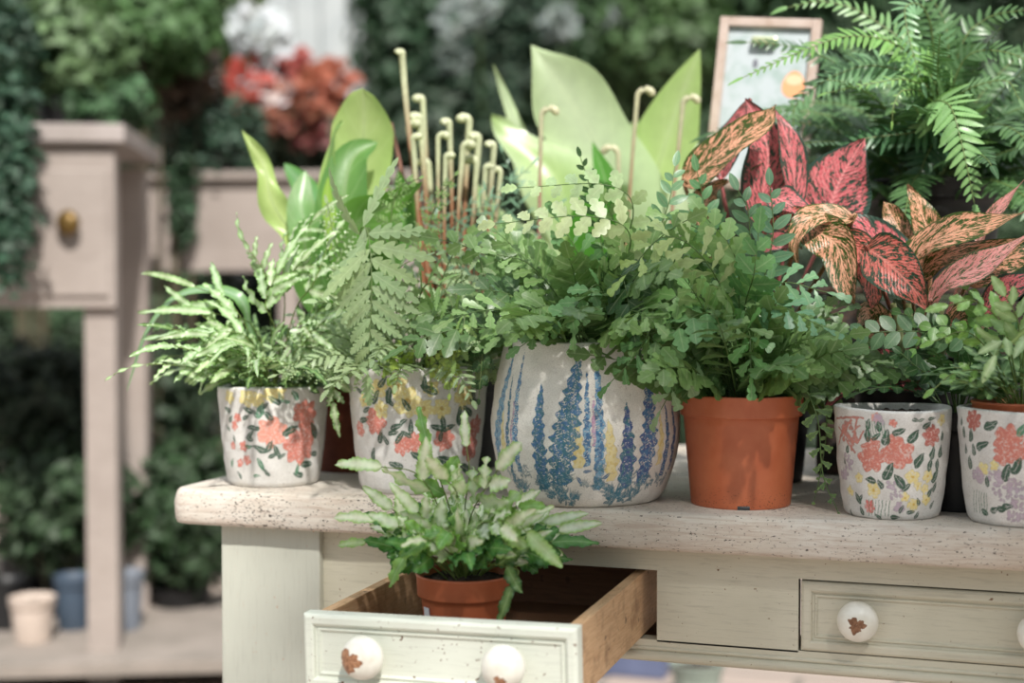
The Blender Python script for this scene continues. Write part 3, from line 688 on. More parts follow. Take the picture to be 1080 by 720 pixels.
# ------------------------------------------------------------------ things on the tabletop and in the drawer
G_LACY, G_LACY_E = S(156, 180, 132), S(176, 196, 152)
G_MID, G_MIDE = S(132, 166, 100), S(150, 182, 118)
G_DEEP, G_DEEPE = S(56, 94, 50), S(74, 112, 64)
G_PALE = S(200, 216, 164)
G_PT, G_PTE = S(196, 214, 176), S(122, 168, 84)
V_MID, V_EDGE = S(242, 247, 226), S(146, 192, 88)
RB = dict(shape='oval', lobes=3, depth=.40, kind='round', n=22, fwd=.32, fold=.12, bend=.35, term=1.2)       # rounded lobed leaflet
RBJ = lambda q: dict(q, jn=.5)
RB2 = dict(shape='wedge', lobes=3, depth=.50, kind='round', n=22, fwd=.5, fold=.05, bend=.3, term=1.2)
WV = dict(shape='lance', lobes=11, depth=.30, kind='saw', n=34, fwd=.35, fold=.15, bend=.8, wave=.22, wf=3, cols=5, term=1.25, power=1.6)
OV = dict(shape='oval', lobes=0, n=8, fwd=.1, fold=.14, bend=.25, term=1)
LP = dict(shape='lance', lobes=6, depth=.62, kind='round', n=37, fwd=.9, fold=.08, bend=.35, term=1.3)
LC = dict(shape='oval', lobes=2, depth=.35, kind='saw', n=7, fwd=.6, fold=.1, bend=.2, m=8, len=.0125, wid=.0042)

def rim_of(P, f=.93): return P.c + A(0, 0, P.H * f)
def clear(P, zmin):
    "true when the frond keeps above its pot's rim on the open front side"
    return P[-1][2] > zmin or (P[-1] - P[0])[1] > .03
def free_spray(b, a, e, L, droop, zmin, k=24):
    for _ in range(12):
        P, h = spray(b, a, e, L, droop, k)
        if clear(P, zmin): break
        e += .12; droop *= .85
    return P, h
def crown(t, base, rad, n, fn, az=(0, 2 * PI), el=(.3, 1.45)):
    for i in range(n):
        a = az[0] + (az[1] - az[0]) * ((i * .618034) % 1) + rnd.uniform(-.15, .15); e = el[0] + (el[1] - el[0]) * ((i + .5) / n) ** .9
        b = base + A(math.cos(a), math.sin(a), 0) * rad * rnd.uniform(.1, .75) * math.cos(e) ** .5
        fn(b, a, e)
def through(pts, Y0, base, k=26):
    "stalk from the pot out to places given as (x, y, Y)"
    return poly([base] + [W(x, y, Y) for x, y, Y in pts], k)

# --- leftmost pot: brake fern with long wavy leaflets
f1 = pot_thing(P1, 'potted_fern', 'light green fern with long wavy leaflets in leftmost flowered pot', 'potted plant', M_glaze, soil_h=.112, soil_r=.061)
b1 = rim_of(P1, .88)
def pteris(t, P, nref, plen=.06, pw=.0085, pairs=2, f0=.62, mid=G_PT, edge=G_PTE, spec=WV, sr=(.0009, .0006), stem=S(120, 140, 70), prof='drop', ang=.8, **k):
    return frond('frond', t, M_leaf, P, nref, spec, A(*mid), A(*edge), stem, sr, f0, pairs, plen, pw, prof, ang, **k)
def f1_rand(b, a, e):
    L = rnd.uniform(.09, .18); P, h = free_spray(b, a, e, L, rnd.uniform(.4, 1.2), b1[2] + .04); pteris(f1, P, facing(P, h, .7), rnd.uniform(.035, .06), rnd.uniform(.0075, .011), rnd.choice((2, 3, 3)), .45, *((G_PT, G_PTE) if rnd.random() < .6 else (G_MID, G_DEEP)))
def f1_low(b, a, e):
    P, h = free_spray(b, a, e, rnd.uniform(.05, .10), rnd.uniform(.2, 1.0), b1[2] + .03); pteris(f1, P, facing(P, h, .7), rnd.uniform(.02, .035), rnd.uniform(.006, .009), 3, .3, G_MID, G_DEEP)
crown(f1, b1, .045, 36, f1_rand, el=(.45, 1.45)); crown(f1, b1, .06, 26, f1_low, el=(.1, 1.3))
y1 = P1.c[1]
for pts, pl, pw, pr, dv in (([(262, 350, y1 - .03), (240, 318, y1 - .04), (205, 302, y1 - .05)], .085, .0075, 1, .5), ([(270, 350, y1 - .02), (250, 335, y1 - .05), (222, 330, y1 - .06)], .088, .010, 1, .4), ([(272, 372, y1 - .04), (255, 352, y1 - .07), (226, 350, y1 - .08)], .082, .0085, 2, .5),
    ([(285, 330, y1), (280, 290, y1 - .02), (262, 262, y1 - .03)], .05, .006, 3, .5), ([(300, 330, y1 + .02), (300, 270, y1), (330, 232, y1 - .01)], .05, .006, 3, .4), ([(300, 330, y1 - .04), (300, 300, y1 - .05), (318, 275, y1 - .06)], .06, .008, 3, .4),
    ([(290, 350, y1 - .05), (280, 320, y1 - .07), (292, 288, y1 - .07)], .065, .009, 3, .5), ([(310, 330, y1 - .04), (330, 300, y1 - .06), (345, 262, y1 - .05)], .05, .008, 3, .4), ([(300, 365, y1 - .05), (318, 345, y1 - .08), (330, 352, y1 - .09)], .03, .008, 2, .4),
    ([(330, 395, y1 - .02), (350, 390, y1 - .05), (352, 425, y1 - .06)], .035, .009, 3, .3), ([(262, 360, y1 - .05), (240, 345, y1 - .07), (225, 372, y1 - .08)], .045, .007, 1, .6)):
    P = through(pts, 0, b1); pteris(f1, P, facing(P, A(-.3, -.6, 0), .9), pl, pw * 1.35, pr, .72, droop=.05)
mb = MB(); P = poly([b1, W(268, 360, y1), W(250, 312, y1 - .02), W(195, 309, y1 - .02), W(158, 345, y1 - .03), W(134, 412, y1 - .03)], 34)
ribbon(mb, P, unit(A(-.2, -.6, .8)), np.sin(PI * np.linspace(0.02, .99, 34) ** 1.2) ** .7 * .0095, 5, .15, mid=S(150, 184, 150), edge=S(120, 168, 96)); mb.build('strap_leaf', M_broad, f1)

# --- second pot: lacy fern
f2 = pot_thing(P2, 'potted_fern', 'lacy pale green fern in flowered pot between leftmost pot and blue lupin pot', 'potted plant', M_glaze, soil_h=.140, soil_r=.077)
b2 = rim_of(P2, .92); y2 = P2.c[1]
def lacy(t, P, nref, plen=.05, pairs=9, f0=.35, col=G_LACY, edge=G_LACY_E, sub=LC, prof='tri', stem=S(118, 140, 84), ang=1.15, sr=(.0012, .0005), name='frond', **k):
    if sub is None: return frond(name, t, M_leaf, P, nref, LP, A(*col), A(*edge), stem, sr, f0, pairs, plen, plen * .165, prof, ang, **k)
    return frond(name, t, M_leaf, P, nref, LC, A(*col), A(*edge), stem, sr, f0, pairs, plen, 0.004, prof, ang, sub, **k)
def f2_rand(b, a, e):
    L = rnd.uniform(.13, .22); P, h = free_spray(b, a, e, L, rnd.uniform(.6, 1.4), b2[2] - .02); m = rnd.random()
    c = A(*G_LACY) * (1 - m * .5) + A(*G_MID) * m * .5
    lacy(f2, P, facing(P, h, .8), rnd.uniform(.034, .056), rnd.randint(6, 9), .30, c, A(*G_LACY_E) * .9, None if rnd.random() < .8 else dict(LC, m=6, len=.010, wid=.0038))
crown(f2, b2, .06, 40, f2_rand, el=(.15, 1.4))
BIG = None
for pts, pl, pr, sb, nr, f0, cc in (
    ([(395, 330, y2 - .03), (380, 250, y2 - .08), (388, 245, y2 - .10), (392, 300, y2 - .12), (388, 395, y2 - .13)], .098, 12, BIG, A(-.1, -1, .25), .50, G_LACY),
    ([(455, 330, y2 - .02), (480, 265, y2 - .05), (505, 270, y2 - .08), (514, 325, y2 - .09)], .044, 7, None, A(.1, -1, .4), .45, G_LACY),
    ([(440, 330, y2 - .03), (450, 300, y2 - .07), (472, 310, y2 - .10), (488, 365, y2 - .11)], .048, 7, None, A(.0, -1, .4), .4, S(140, 176, 104)),
    ([(420, 340, y2 - .03), (420, 285, y2 - .06), (460, 268, y2 - .08)], .05, 7, None, A(.0, -.9, .7), .4, G_LACY),
    ([(400, 330, y2), (360, 270, y2 - .02), (345, 215, y2 - .02)], .045, 8, dict(LC, m=5, len=.010, wid=.003), A(.2, -1, .3), .55, G_LACY),
    ([(420, 300, y2), (412, 240, y2), (420, 200, y2 - .01), (442, 188, y2 - .02)], .03, 5, dict(LC, m=5, len=.010, wid=.003), A(0, -1, .3), .7, G_MID),
    ([(440, 300, y2 + .03), (458, 220, y2 + .02), (480, 185, y2 + .01)], .03, 6, dict(LC, m=5, len=.010, wid=.0028), A(0, -1, .3), .6, G_MID),
    ([(430, 390, y2 - .07), (410, 372, y2 - .10), (415, 410, y2 - .12)], .028, 6, dict(OV, m=3, len=.012, wid=.0046), A(0, -1, .2), .4, S(150, 178, 78)),
    ([(450, 390, y2 - .07), (475, 375, y2 - .10), (474, 415, y2 - .12)], .032, 7, dict(OV, m=3, len=.013, wid=.005), A(0, -1, .2), .4, S(156, 180, 84)),
    ([(460, 380, y2 - .05), (480, 340, y2 - .08), (490, 335, y2 - .11), (480, 380, y2 - .12)], .048, 6, None, A(0, -1, .3), .45, S(146, 180, 100)),
    ([(490, 370, y2 - .05), (508, 360, y2 - .09), (505, 420, y2 - .10)], .03, 6, dict(RB, m=3, len=.013, wid=.006), A(.2, -1, .2), .4, G_DEEP),
    ([(470, 350, y2 - .04), (520, 335, y2 - .07), (558, 345, y2 - .08)], .042, 7, None, A(.2, -.7, .9), .35, G_MID)):
    P = through(pts, 0, b2, 34); lacy(f2, P, nr, pl, pr, f0, cc, A(*cc) * 1.08, sb)

# --- the blue lupin pot: fern with rounded lobed leaflets
f3 = pot_thing(PB, 'potted_fern', 'bushy fern with rounded lobed leaflets in large white pot painted with blue lupins', 'potted plant', M_blue, soil_h=.170, soil_r=.09)
b3 = rim_of(PB, .90); y3 = PB.c[1]
def lobed(t, P, nref, plen=.036, pw=.010, pairs=8, f0=.3, col=G_MID, edge=G_MIDE, spec=RB, prof='even', stem=S(98, 128, 70), ang=1.15, sr=(.0011, .0005), **k):
    return frond('frond', t, M_leaf, P, nref, spec, A(*col), A(*edge), stem, sr, f0, pairs, plen, pw, prof, ang, **k)
def f3_rand(b, a, e):
    L = rnd.uniform(.15, .25); P, h = free_spray(b, a, e, L, rnd.uniform(.6, 1.5), b3[2] + .015); m = rnd.random() ** 1.5 * .85
    c = A(*G_MID) * (1 - m) + A(*G_DEEP) * m
    lobed(f3, P, facing(P, h, 1.2), rnd.uniform(.028, .040), rnd.uniform(.0100, .0135), rnd.randint(6, 8), .25, c, c * 1.15, RBJ(rnd.choice((RB, RB, RB2))))
crown(f3, b3, .075, 60, f3_rand, el=(.3, 1.42))
for pts, pl, pw, pr, sp, nr, f0, cc in (
    ([(640, 320, y3 - .02), (665, 250, y3 - .07), (620, 228, y3 - .10), (522, 236, y3 - .10)], .030, .0095, 10, RB, A(-.1, -1, .5), .35, G_PALE),
    ([(640, 300, y3), (668, 225, y3 - .04), (640, 195, y3 - .06), (545, 198, y3 - .07)], .026, .009, 9, RB, A(-.1, -1, .4), .35, S(182, 206, 154)),
    ([(600, 330, y3 - .03), (560, 280, y3 - .07), (524, 268, y3 - .09)], .032, .009, 7, RB2, A(-.1, -.8, .7), .35, G_MID),
    ([(640, 340, y3 - .05), (630, 300, y3 - .10), (600, 330, y3 - .12), (548, 366, y3 - .12)], .026, .0085, 8, RB, A(0, -1, .5), .45, S(110, 156, 96)),
    ([(620, 340, y3 - .05), (610, 325, y3 - .11), (606, 348, y3 - .12)], .026, .009, 5, RB2, A(0, -1, .4), .4, S(124, 168, 104)),
    ([(600, 340, y3 - .04), (575, 322, y3 - .09), (524, 345, y3 - .10)], .03, .008, 8, RB, A(-.1, -.9, .7), .4, G_MID),
    ([(650, 340, y3 - .04), (690, 330, y3 - .10), (672, 372, y3 - .13), (645, 402, y3 - .13)], .028, .009, 7, RB2, A(0, -1, .4), .45, S(96, 146, 84)),
    ([(650, 330, y3), (660, 270, y3 - .03), (640, 215, y3 - .03)], .035, .009, 8, RB, A(0, -1, .3), .35, G_MID),
    ([(620, 330, y3), (610, 270, y3 - .04), (590, 235, y3 - .05)], .035, .0095, 7, RB2, A(0, -1, .3), .35, S(120, 166, 110)),
    ([(640, 330, y3 - .05), (655, 290, y3 - .10), (668, 350, y3 - .12)], .035, .0100, 7, RB, A(0, -1, .3), .45, G_DEEP),
    ([(650, 330, y3), (700, 230, y3 - .02), (712, 175, y3)], .03, .006, 9, OV, A(0, -1, .3), .4, S(110, 150, 110)),
    ([(640, 310, y3 + .04), (625, 210, y3 + .02), (612, 165, y3 + .01)], .02, .004, 9, OV, A(0, -1, .3), .5, G_DEEP),
    ([(680, 330, y3 - .02), (720, 260, y3 - .05), (742, 240, y3 - .06)], .034, .010, 7, RB, A(0, -1, .5), .35, S(140, 184, 110))):
    P = through(pts, 0, b3, 30); lobed(f3, P, nr, pl, pw, pr, f0, cc, A(*cc) * 1.1, sp)

# --- terracotta coloured pot: darker bushy fern with a trailing stem
PTC = ground(781, 538, .059)
f4 = thing('potted_fern', PTC, 'dense green fern with trailing stem, in plain orange pot right of blue lupin pot', 'potted plant')
plastic_pot(f4, PTC, .0740, .1310, .0590, M_terra, notch=True); soil_disc(f4, PTC + A(0, 0, .116), .065)
b4 = PTC + A(0, 0, .118); y4 = PTC[1]
def f4_rand(b, a, e):
    L = rnd.uniform(.12, .225) * (1 - .22 * max(0, math.cos(a - .2))); P, h = free_spray(b, a, e, L, rnd.uniform(.4, 1.3), b4[2] + .045); m = rnd.random() ** 1.5 * .8
    c = A(*G_MID) * (1 - m) + A(*G_DEEP) * m
    lobed(f4, P, facing(P, h, 1.2), rnd.uniform(.028, .040), rnd.uniform(.0105, .014), rnd.randint(6, 8), .24, c, c * 1.15, RBJ(rnd.choice((RB, RB, RB2))))
crown(f4, b4, .06, 60, f4_rand, el=(.3, 1.45))
for pts, pl, pw, pr, sp, nr, f0, cc in (
    ([(770, 330, y4 - .03), (740, 270, y4 - .09), (700, 250, y4 - .12), (660, 290, y4 - .13)], .034, .012, 8, RB2, A(-.1, -1, .4), .4, G_PALE),
    ([(770, 320, y4), (745, 250, y4 - .06), (705, 230, y4 - .08)], .036, .012, 7, RB2, A(-.1, -1, .4), .4, S(156, 192, 120)),
    ([(780, 330, y4 - .03), (775, 270, y4 - .07), (742, 226, y4 - .09)], .036, .0125, 7, RB, A(-.1, -1, .3), .4, S(150, 188, 124)),
    ([(785, 330, y4 - .03), (795, 290, y4 - .08), (800, 245, y4 - .09)], .036, .012, 7, RB, A(.1, -1, .2), .3, S(104, 152, 94)),
    ([(790, 360, y4 - .04), (810, 320, y4 - .08), (868, 345, y4 - .10)], .030, .0095, 8, RB2, A(.1, -.8, .8), .4, S(108, 156, 116)),
    ([(790, 350, y4 - .02), (820, 300, y4 - .05), (872, 308, y4 - .06)], .034, .011, 7, RB2, A(.1, -1, .6), .45, S(118, 164, 118)),
    ([(770, 350, y4 - .04), (745, 330, y4 - .10), (712, 350, y4 - .13), (706, 385, y4 - .13)], .036, .012, 7, RB, A(-.1, -1, .4), .4, S(112, 160, 100)),
    ([(780, 370, y4 - .05), (790, 350, y4 - .10), (792, 395, y4 - .12)], .034, .011, 6, RB2, A(0, -1, .3), .35, S(104, 158, 84)),
    ([(750, 390, y4 - .05), (730, 380, y4 - .09), (712, 405, y4 - .10), (697, 432, y4 - .10)], .032, .0105, 4, RB2, A(-.1, -1, .3), .45, S(160, 190, 140)),
    ([(790, 330, y4 + .01), (790, 230, y4), (778, 200, y4)], .032, .007, 8, OV, A(0, -1, .3), .4, S(112, 152, 118)),
    ([(800, 320, y4), (815, 250, y4 - .02), (812, 195, y4 - .02)], .030, .0065, 8, OV, A(0, -1, .3), .45, S(110, 152, 120)),
    ([(760, 330, y4 + .03), (745, 230, y4 + .03), (735, 180, y4 + .03)], .030, .0065, 9, OV, A(0, -1, .3), .4, S(100, 146, 100)),
    ([(760, 350, y4 - .06), (735, 310, y4 - .10), (700, 320, y4 - .12), (660, 350, y4 - .13)], .03, .0095, 8, RB, A(0, -1, .5), .45, S(130, 176, 100))):
    P = through(pts, 0, b4, 30); lobed(f4, P, nr, pl, pw, pr, f0, cc, A(*cc) * 1.1, sp, young=S(170, 200, 110) if cc is G_PALE else None)
P = poly([b4 + A(.05, -.01, .002), W(843, 405, y4 - .03), W(862, 440, y4 - .05), W(868, 500, y4 - .05), W(884, 540, y4 - .05)], 34)
lobed(f4, P, A(.1, -1, .2), .024, .0085, 9, .10, G_DEEP, G_MID, RB2, prof='tri')
P = poly([b4 + A(.05, .0, .002), W(860, 410, y4 - .01), W(872, 445, y4 - .02), W(865, 500, y4 - .02), W(858, 530, y4 - .02)], 30)
lobed(f4, P, A(.1, -1, .2), .012, .003, 9, .20, G_MID, G_MID, OV, prof='tri')

# --- empty pot
pot_thing(P3, 'flower_pot', 'empty white pot with coral, yellow and lilac flowers, only dark soil in it', 'flower pot', M_glaze, soil_h=.1125, soil_r=.0575)

# --- rightmost pot and the plant standing in it
pot_thing(P4, 'flower_pot', 'white flowered outer pot cut off by the right edge, an orange pot standing in it', 'flower pot', M_glaze)
c5 = P4.c + A(.002, .004, .0142)
f5 = thing('potted_fern', c5, 'small fern in orange plastic pot, set inside the rightmost flowered pot', 'potted plant')
plastic_pot(f5, c5, .0530, .1175, .041, M_terra, .17); soil_disc(f5, c5 + A(0, 0, .108), .047)
b5 = c5 + A(0, 0, .108); y5 = c5[1]
SM = dict(shape='oval', lobes=5, depth=.28, kind='saw', n=14, fwd=.4, fold=.15, bend=.4, cols=5, power=1.5, wave=.12)
def f5_rand(b, a, e):
    L = rnd.uniform(.05, .105); P, h = free_spray(b, a, e, L, rnd.uniform(.4, 1.2), b5[2] + .03); d = rnd.random() < .4
    pteris(f5, P, facing(P, h), rnd.uniform(.018, .035), rnd.uniform(.006, .009), rnd.choice((2, 3)), .45, *((G_MID, G_DEEP) if d else (S(150, 186, 128), G_DEEP)), spec=SM)
crown(f5, b5, .035, 40, f5_rand, el=(.15, 1.4))
for pts, pl, pw, pr, m in (([(1065, 380, y5 - .03), (1062, 355, y5 - .06), (1050, 375, y5 - .08)], .042, .0085, 2, S(196, 220, 166)), ([(1060, 350, y5 - .02), (1030, 318, y5 - .05), (1000, 322, y5 - .06)], .03, .0085, 3, S(150, 196, 110)), ([(1075, 350, y5 - .03), (1068, 325, y5 - .05), (1060, 312, y5 - .06)], .036, .009, 3, S(180, 210, 160)), ([(1050, 380, y5 - .01), (1020, 350, y5 - .03), (985, 360, y5 - .04)], .02, .006, 3, S(130, 180, 70)),
    ([(1050, 395, y5 - .03), (1010, 392, y5 - .06), (985, 410, y5 - .07)], .018, .005, 2, S(130, 180, 80)), ([(1080, 370, y5 - .03), (1090, 345, y5 - .06), (1085, 352, y5 - .07)], .042, .009, 2, S(196, 220, 170))):
    P = through(pts, 0, b5); pteris(f5, P, A(0, -1, .5), pl, pw, pr, .6, m, G_MID, spec=dict(SM, lobes=7, n=20))

# --- the small fern in the open drawer
c6 = A(.1555, -.137, .6345)
f6 = thing('potted_fern', c6, 'small white striped fern in orange pot standing in the open drawer', 'potted plant')
plastic_pot(f6, c6, .0535, .0905, .040, M_terra, .26); soil_disc(f6, c6 + A(0, 0, .083), .0472)
a_ = math.atan2(CAM[1] - c6[1], CAM[0] - c6[0]) - 1.02; mb = MB()
V = [c6 + A(math.cos(a_ + q) * (.0412 + .0105 * z / .083 + k), math.sin(a_ + q) * (.0412 + .0105 * z / .083 + k), z) for z in (.004, .058) for q in (-.11, 0, .11) for k in (0,)]
mb.add(V, grid(2, 3)); mb.add([v + A(-.0006, -.0006, 0) for v in V], grid(2, 3)); mb.build('label', M_white, f6)
b6 = c6 + A(0, 0, .084); y6 = c6[1]
VG = dict(shape='lance', lobes=9, depth=.26, kind='saw', n=28, fwd=.35, fold=.12, bend=.5, wave=.20, wf=2.5, cols=7, term=1.3, power=1.7)
def f6_rand(b, a, e):
    L = rnd.uniform(.05, .105); P, h = free_spray(b, a, e, L, rnd.uniform(.3, 1.0), b6[2] + .035); d = e < .8 or rnd.random() < .35
    pteris(f6, P, facing(P, h, .9), rnd.uniform(.030, .046), rnd.uniform(.012, .017), rnd.choice((2, 2, 3)), .6, *((S(96, 150, 74), S(52, 108, 48)) if d else (V_MID, V_EDGE)), spec=dict(VG, n=20, lobes=6))
crown(f6, b6, .030, 44, f6_rand, el=(.5, 1.42))
for pts, pl, pw, pr, m, nr in (
    ([(465, 540, y6 - .02), (440, 500, y6 - .05), (402, 492, y6 - .06)], .058, .0095, 1, V_MID, A(-.2, -1, .5)),
    ([(460, 560, y6 - .02), (430, 555, y6 - .06), (395, 548, y6 - .08)], .046, .0085, 1, V_MID, A(-.1, -.8, .8)),
    ([(475, 540, y6), (462, 500, y6 - .01), (452, 470, y6 - .01)], .042, .010, 1, S(120, 168, 96), A(-.1, -1, .2)),
    ([(480, 540, y6 - .02), (482, 520, y6 - .06), (470, 505, y6 - .08)], .045, .0105, 2, V_MID, A(0, -1, .5)),
    ([(490, 540, y6), (495, 500, y6 - .02), (492, 470, y6 - .02)], .038, .0075, 1, V_MID, A(.1, -1, .3)),
    ([(495, 550, y6 - .01), (512, 515, y6 - .04), (525, 495, y6 - .05)], .045, .011, 2, V_MID, A(.1, -1, .5)),
    ([(500, 560, y6 - .03), (520, 550, y6 - .06), (530, 556, y6 - .08)], .032, .010, 2, V_MID, A(0, -1, .7)),
    ([(500, 570, y6 - .02), (540, 550, y6 - .05), (556, 562, y6 - .06)], .048, .011, 1, S(190, 216, 160), A(.1, -1, .5)),
    ([(495, 560, y6), (530, 540, y6 - .02), (548, 535, y6 - .03)], .034, .008, 2, S(150, 196, 110), A(.1, -1, .6)),
    ([(470, 580, y6 - .03), (440, 570, y6 - .07), (428, 585, y6 - .08)], .036, .0095, 1, S(130, 176, 92), A(-.1, -1, .3)),
    ([(480, 580, y6 - .03), (478, 560, y6 - .07), (452, 570, y6 - .09)], .034, .010, 2, S(110, 164, 84), A(0, -1, .5)),
    ([(465, 565, y6 - .02), (420, 572, y6 - .05), (385, 572, y6 - .06)], .030, .007, 1, S(200, 222, 170), A(-.1, -.9, .7)),
    ([(505, 595, y6 - .03), (545, 600, y6 - .05), (540, 618, y6 - .055)], .04, .008, 1, G_MID, A(.2, -1, .3))):
    P = through(pts, 0, b6); pteris(f6, P, nr, pl, pw * 1.7, pr, .62, m, V_EDGE if m != G_MID else G_DEEP, spec=VG)
# ------------------------------------------------------------------ second row at the back of the tabletop
def black_pot(t, c, R=.075, H=.13, mat=None):
    plastic_pot(t, c, R, H, R * .78, mat or M_black); soil_disc(t, c + A(0, 0, H * .9), R * .86)
def bigleaf(t, pts, w, nref, shape='strap', mid=S(150, 184, 78), edge=S(126, 170, 66), mat=None, n=30, cols=9, wave=(0, 1, 0), fold=.12, cup=0., power=1, name='leaf', base=None, petiole=None, seed_off=None):
    "broad leaf through places given as (x, y, Y) or as points"
    P = [q if isinstance(q, np.ndarray) else W(*q) for q in pts]
    C = poly(P, n); mb = MB()
    ws = SH[shape](np.linspace(0, 1, n)); ws[0] = max(ws[0], .06); ws[-1] = .015
    if wave[0] > .005: ws = ws * (1 + .20 * np.sin(np.linspace(0, wave[1] * 2.2 * PI, n) + wave[2]))   # scalloped, wavy margin
    m_, e_ = (mid, edge) if seed_off is None else (seed_off, seed_off)
    ribbon(mb, C, nref, ws * w, cols, fold, 0, wave, m_, e_, power, cup=cup)
    if seed_off is None:  # raised midrib at the back of the blade
        tube(mb, C[:-2] - unit(np.asarray(nref, float)) * .0006, .0016, .0005, A(*edge) * .7, 5)
    if petiole is not None:
        Q = poly([petiole, (petiole + C[0]) / 2 + A(0, 0, .01), C[0], C[1]], 12); tube(mb, Q, .0032, .0022, S(150, 160, 100) if seed_off is None else seed_off, 7)
    return mb.build(name, mat or M_broad, t)

# bird's nest fern
YB = .27
cB = W(372, 430, YB); cB = A(cB[0], YB, ZT)
fb_ = thing('potted_fern', cB, 'broad leaved fern with glossy bright green wavy leaves in brown pot', 'potted plant')
black_pot(fb_, cB, .07, .125, M_oldterra); bB = cB + A(0, 0, .118)
LT, LTE = S(188, 208, 142), S(172, 200, 122); DK, DKE = S(108, 150, 78), S(92, 138, 68)
for pts, w, nr, kw in (
    ([(352, 330, YB), (318, 262, YB - .02), (288, 215, YB - .03), (278, 175, YB - .03), (256, 138, YB - .03)], .019, A(.3, -1, .3), dict(wave=(.010, 3.4, 0), mid=S(190, 208, 138), edge=S(170, 198, 116), shape='strap')),
    ([(376, 330, YB), (372, 250, YB + .02), (380, 180, YB + .03), (384, 130, YB + .02), (383, 93, YB + .0)], .047, A(.1, -1, .1), dict(shape='blunt', mid=LT, edge=LTE, wave=(.003, 2, 1), n=36)),
    ([(368, 340, YB - .02), (352, 250, YB - .03), (346, 190, YB - .03), (352, 145, YB - .03), (362, 128, YB - .03)], .018, A(-.7, -1, .1), dict(mid=DK, edge=LTE, wave=(.006, 2, 2))),
    ([(374, 340, YB - .02), (368, 270, YB - .04), (362, 215, YB - .04), (372, 168, YB - .02), (398, 150, YB + .0)], .040, A(.3, -1, .5), dict(mid=DK, edge=DKE, cup=.2)),
    ([(364, 340, YB - .01), (335, 270, YB - .03), (318, 220, YB - .03), (322, 180, YB - .01)], .030, A(.5, -1, .2), dict(mid=S(120, 168, 96), edge=DK)),
    ([(372, 340, YB - .04), (356, 260, YB - .06), (346, 215, YB - .06), (346, 186, YB - .06)], .0125, A(.2, -1, .1), dict(mid=S(166, 198, 90), edge=S(146, 184, 76), shape='oval')),
    ([(372, 340, YB - .04), (366, 270, YB - .07), (378, 235, YB - .08), (412, 214, YB - .09), (446, 192, YB - .08)], .030, A(-.2, -.7, -.45), dict(mid=DK, edge=S(110, 164, 66), wave=(.007, 1.6, .5))),
    ([(376, 340, YB - .03), (392, 280, YB - .04), (404, 240, YB - .04), (408, 205, YB - .03)], .040, A(.1, -1, .1), dict(mid=DK, edge=DKE)),
    ([(380, 340, YB + .02), (410, 270, YB + .05), (428, 225, YB + .07), (420, 180, YB + .06)], .03, A(-.2, -1, .3), dict(mid=S(90, 150, 60), edge=DKE)),
    ([(370, 340, YB + .02), (345, 260, YB + .06), (325, 205, YB + .08), (300, 172, YB + .07)], .03, A(.3, -1, .3), dict(mid=S(120, 168, 120), edge=S(100, 156, 80))),
    ([(362, 350, YB - .02), (330, 300, YB - .06), (322, 250, YB - .08), (340, 225, YB - .07)], .026, A(.4, -1, .2), dict(mid=DK, edge=DKE))):
    bigleaf(fb_, [bB + rv(.012) * A(1, 1, 0)] + pts, w, nr, **kw)

# fern with pale croziers on reddish stalks
YC = .34
cC = W(478, 420, YC); cC = A(cC[0], YC, ZT)
fc_ = thing('potted_fern', cC, 'fern pushing up many pale curled shoots on reddish stalks, behind the lacy fern', 'potted plant')
black_pot(fc_, cC, .08, .14); bC = cC + A(0, 0, .13)
PALE, RED = S(214, 218, 182), S(168, 104, 74)
for x, y, hk, side, rr in ((424, 50, .003, -1, .0042), (446, 100, .011, -1, .0036), (443, 120, .010, -1, .0042), (431, 128, .012, 1, .0036), (474, 124, .006, -1, .0036), (495, 122, .011, -1, .0040), (505, 140, .009, -1, .0040), (521, 148, .007, -1, .0036), (452, 168, .010, -1, .0038), (436, 140, .006, 1, .0034), (503, 166, .010, -1, .0036), (512, 172, .008, 1, .0034), (488, 150, .010, 1, .0034), (470, 160, .007, 1, .0030), (462, 140, .008, 1, .0030), (528, 175, .008, -1, .0030)):
    mb = MB(); bx = x + (x - 478) * -.25 + (30 if x == 424 else rnd.uniform(-4, 4)); yy = YC + rnd.uniform(-.06, .05)
    b = W(bx, 300, yy); croz(mb, bC * .35 + A(b[0], b[1], bC[2]) * .65, W(x, y + 8, yy), hk * rnd.uniform(.55, .95), rr * 1.45, RED, PALE, side, A(math.cos(.3), math.sin(.3) * .3, 0)); mb.build('curled_shoot', M_leaf, fc_)
for x, y, yy in ((412, 160, YC + .05),):
    mb = MB(); tube(mb, poly([bC, W(440, 250, yy), W(x, y - 30, yy)], 14), .0035, .0028, S(176, 120, 110), 7); mb.build('stalk', M_leaf, fc_)
BG = S(128, 166, 140)
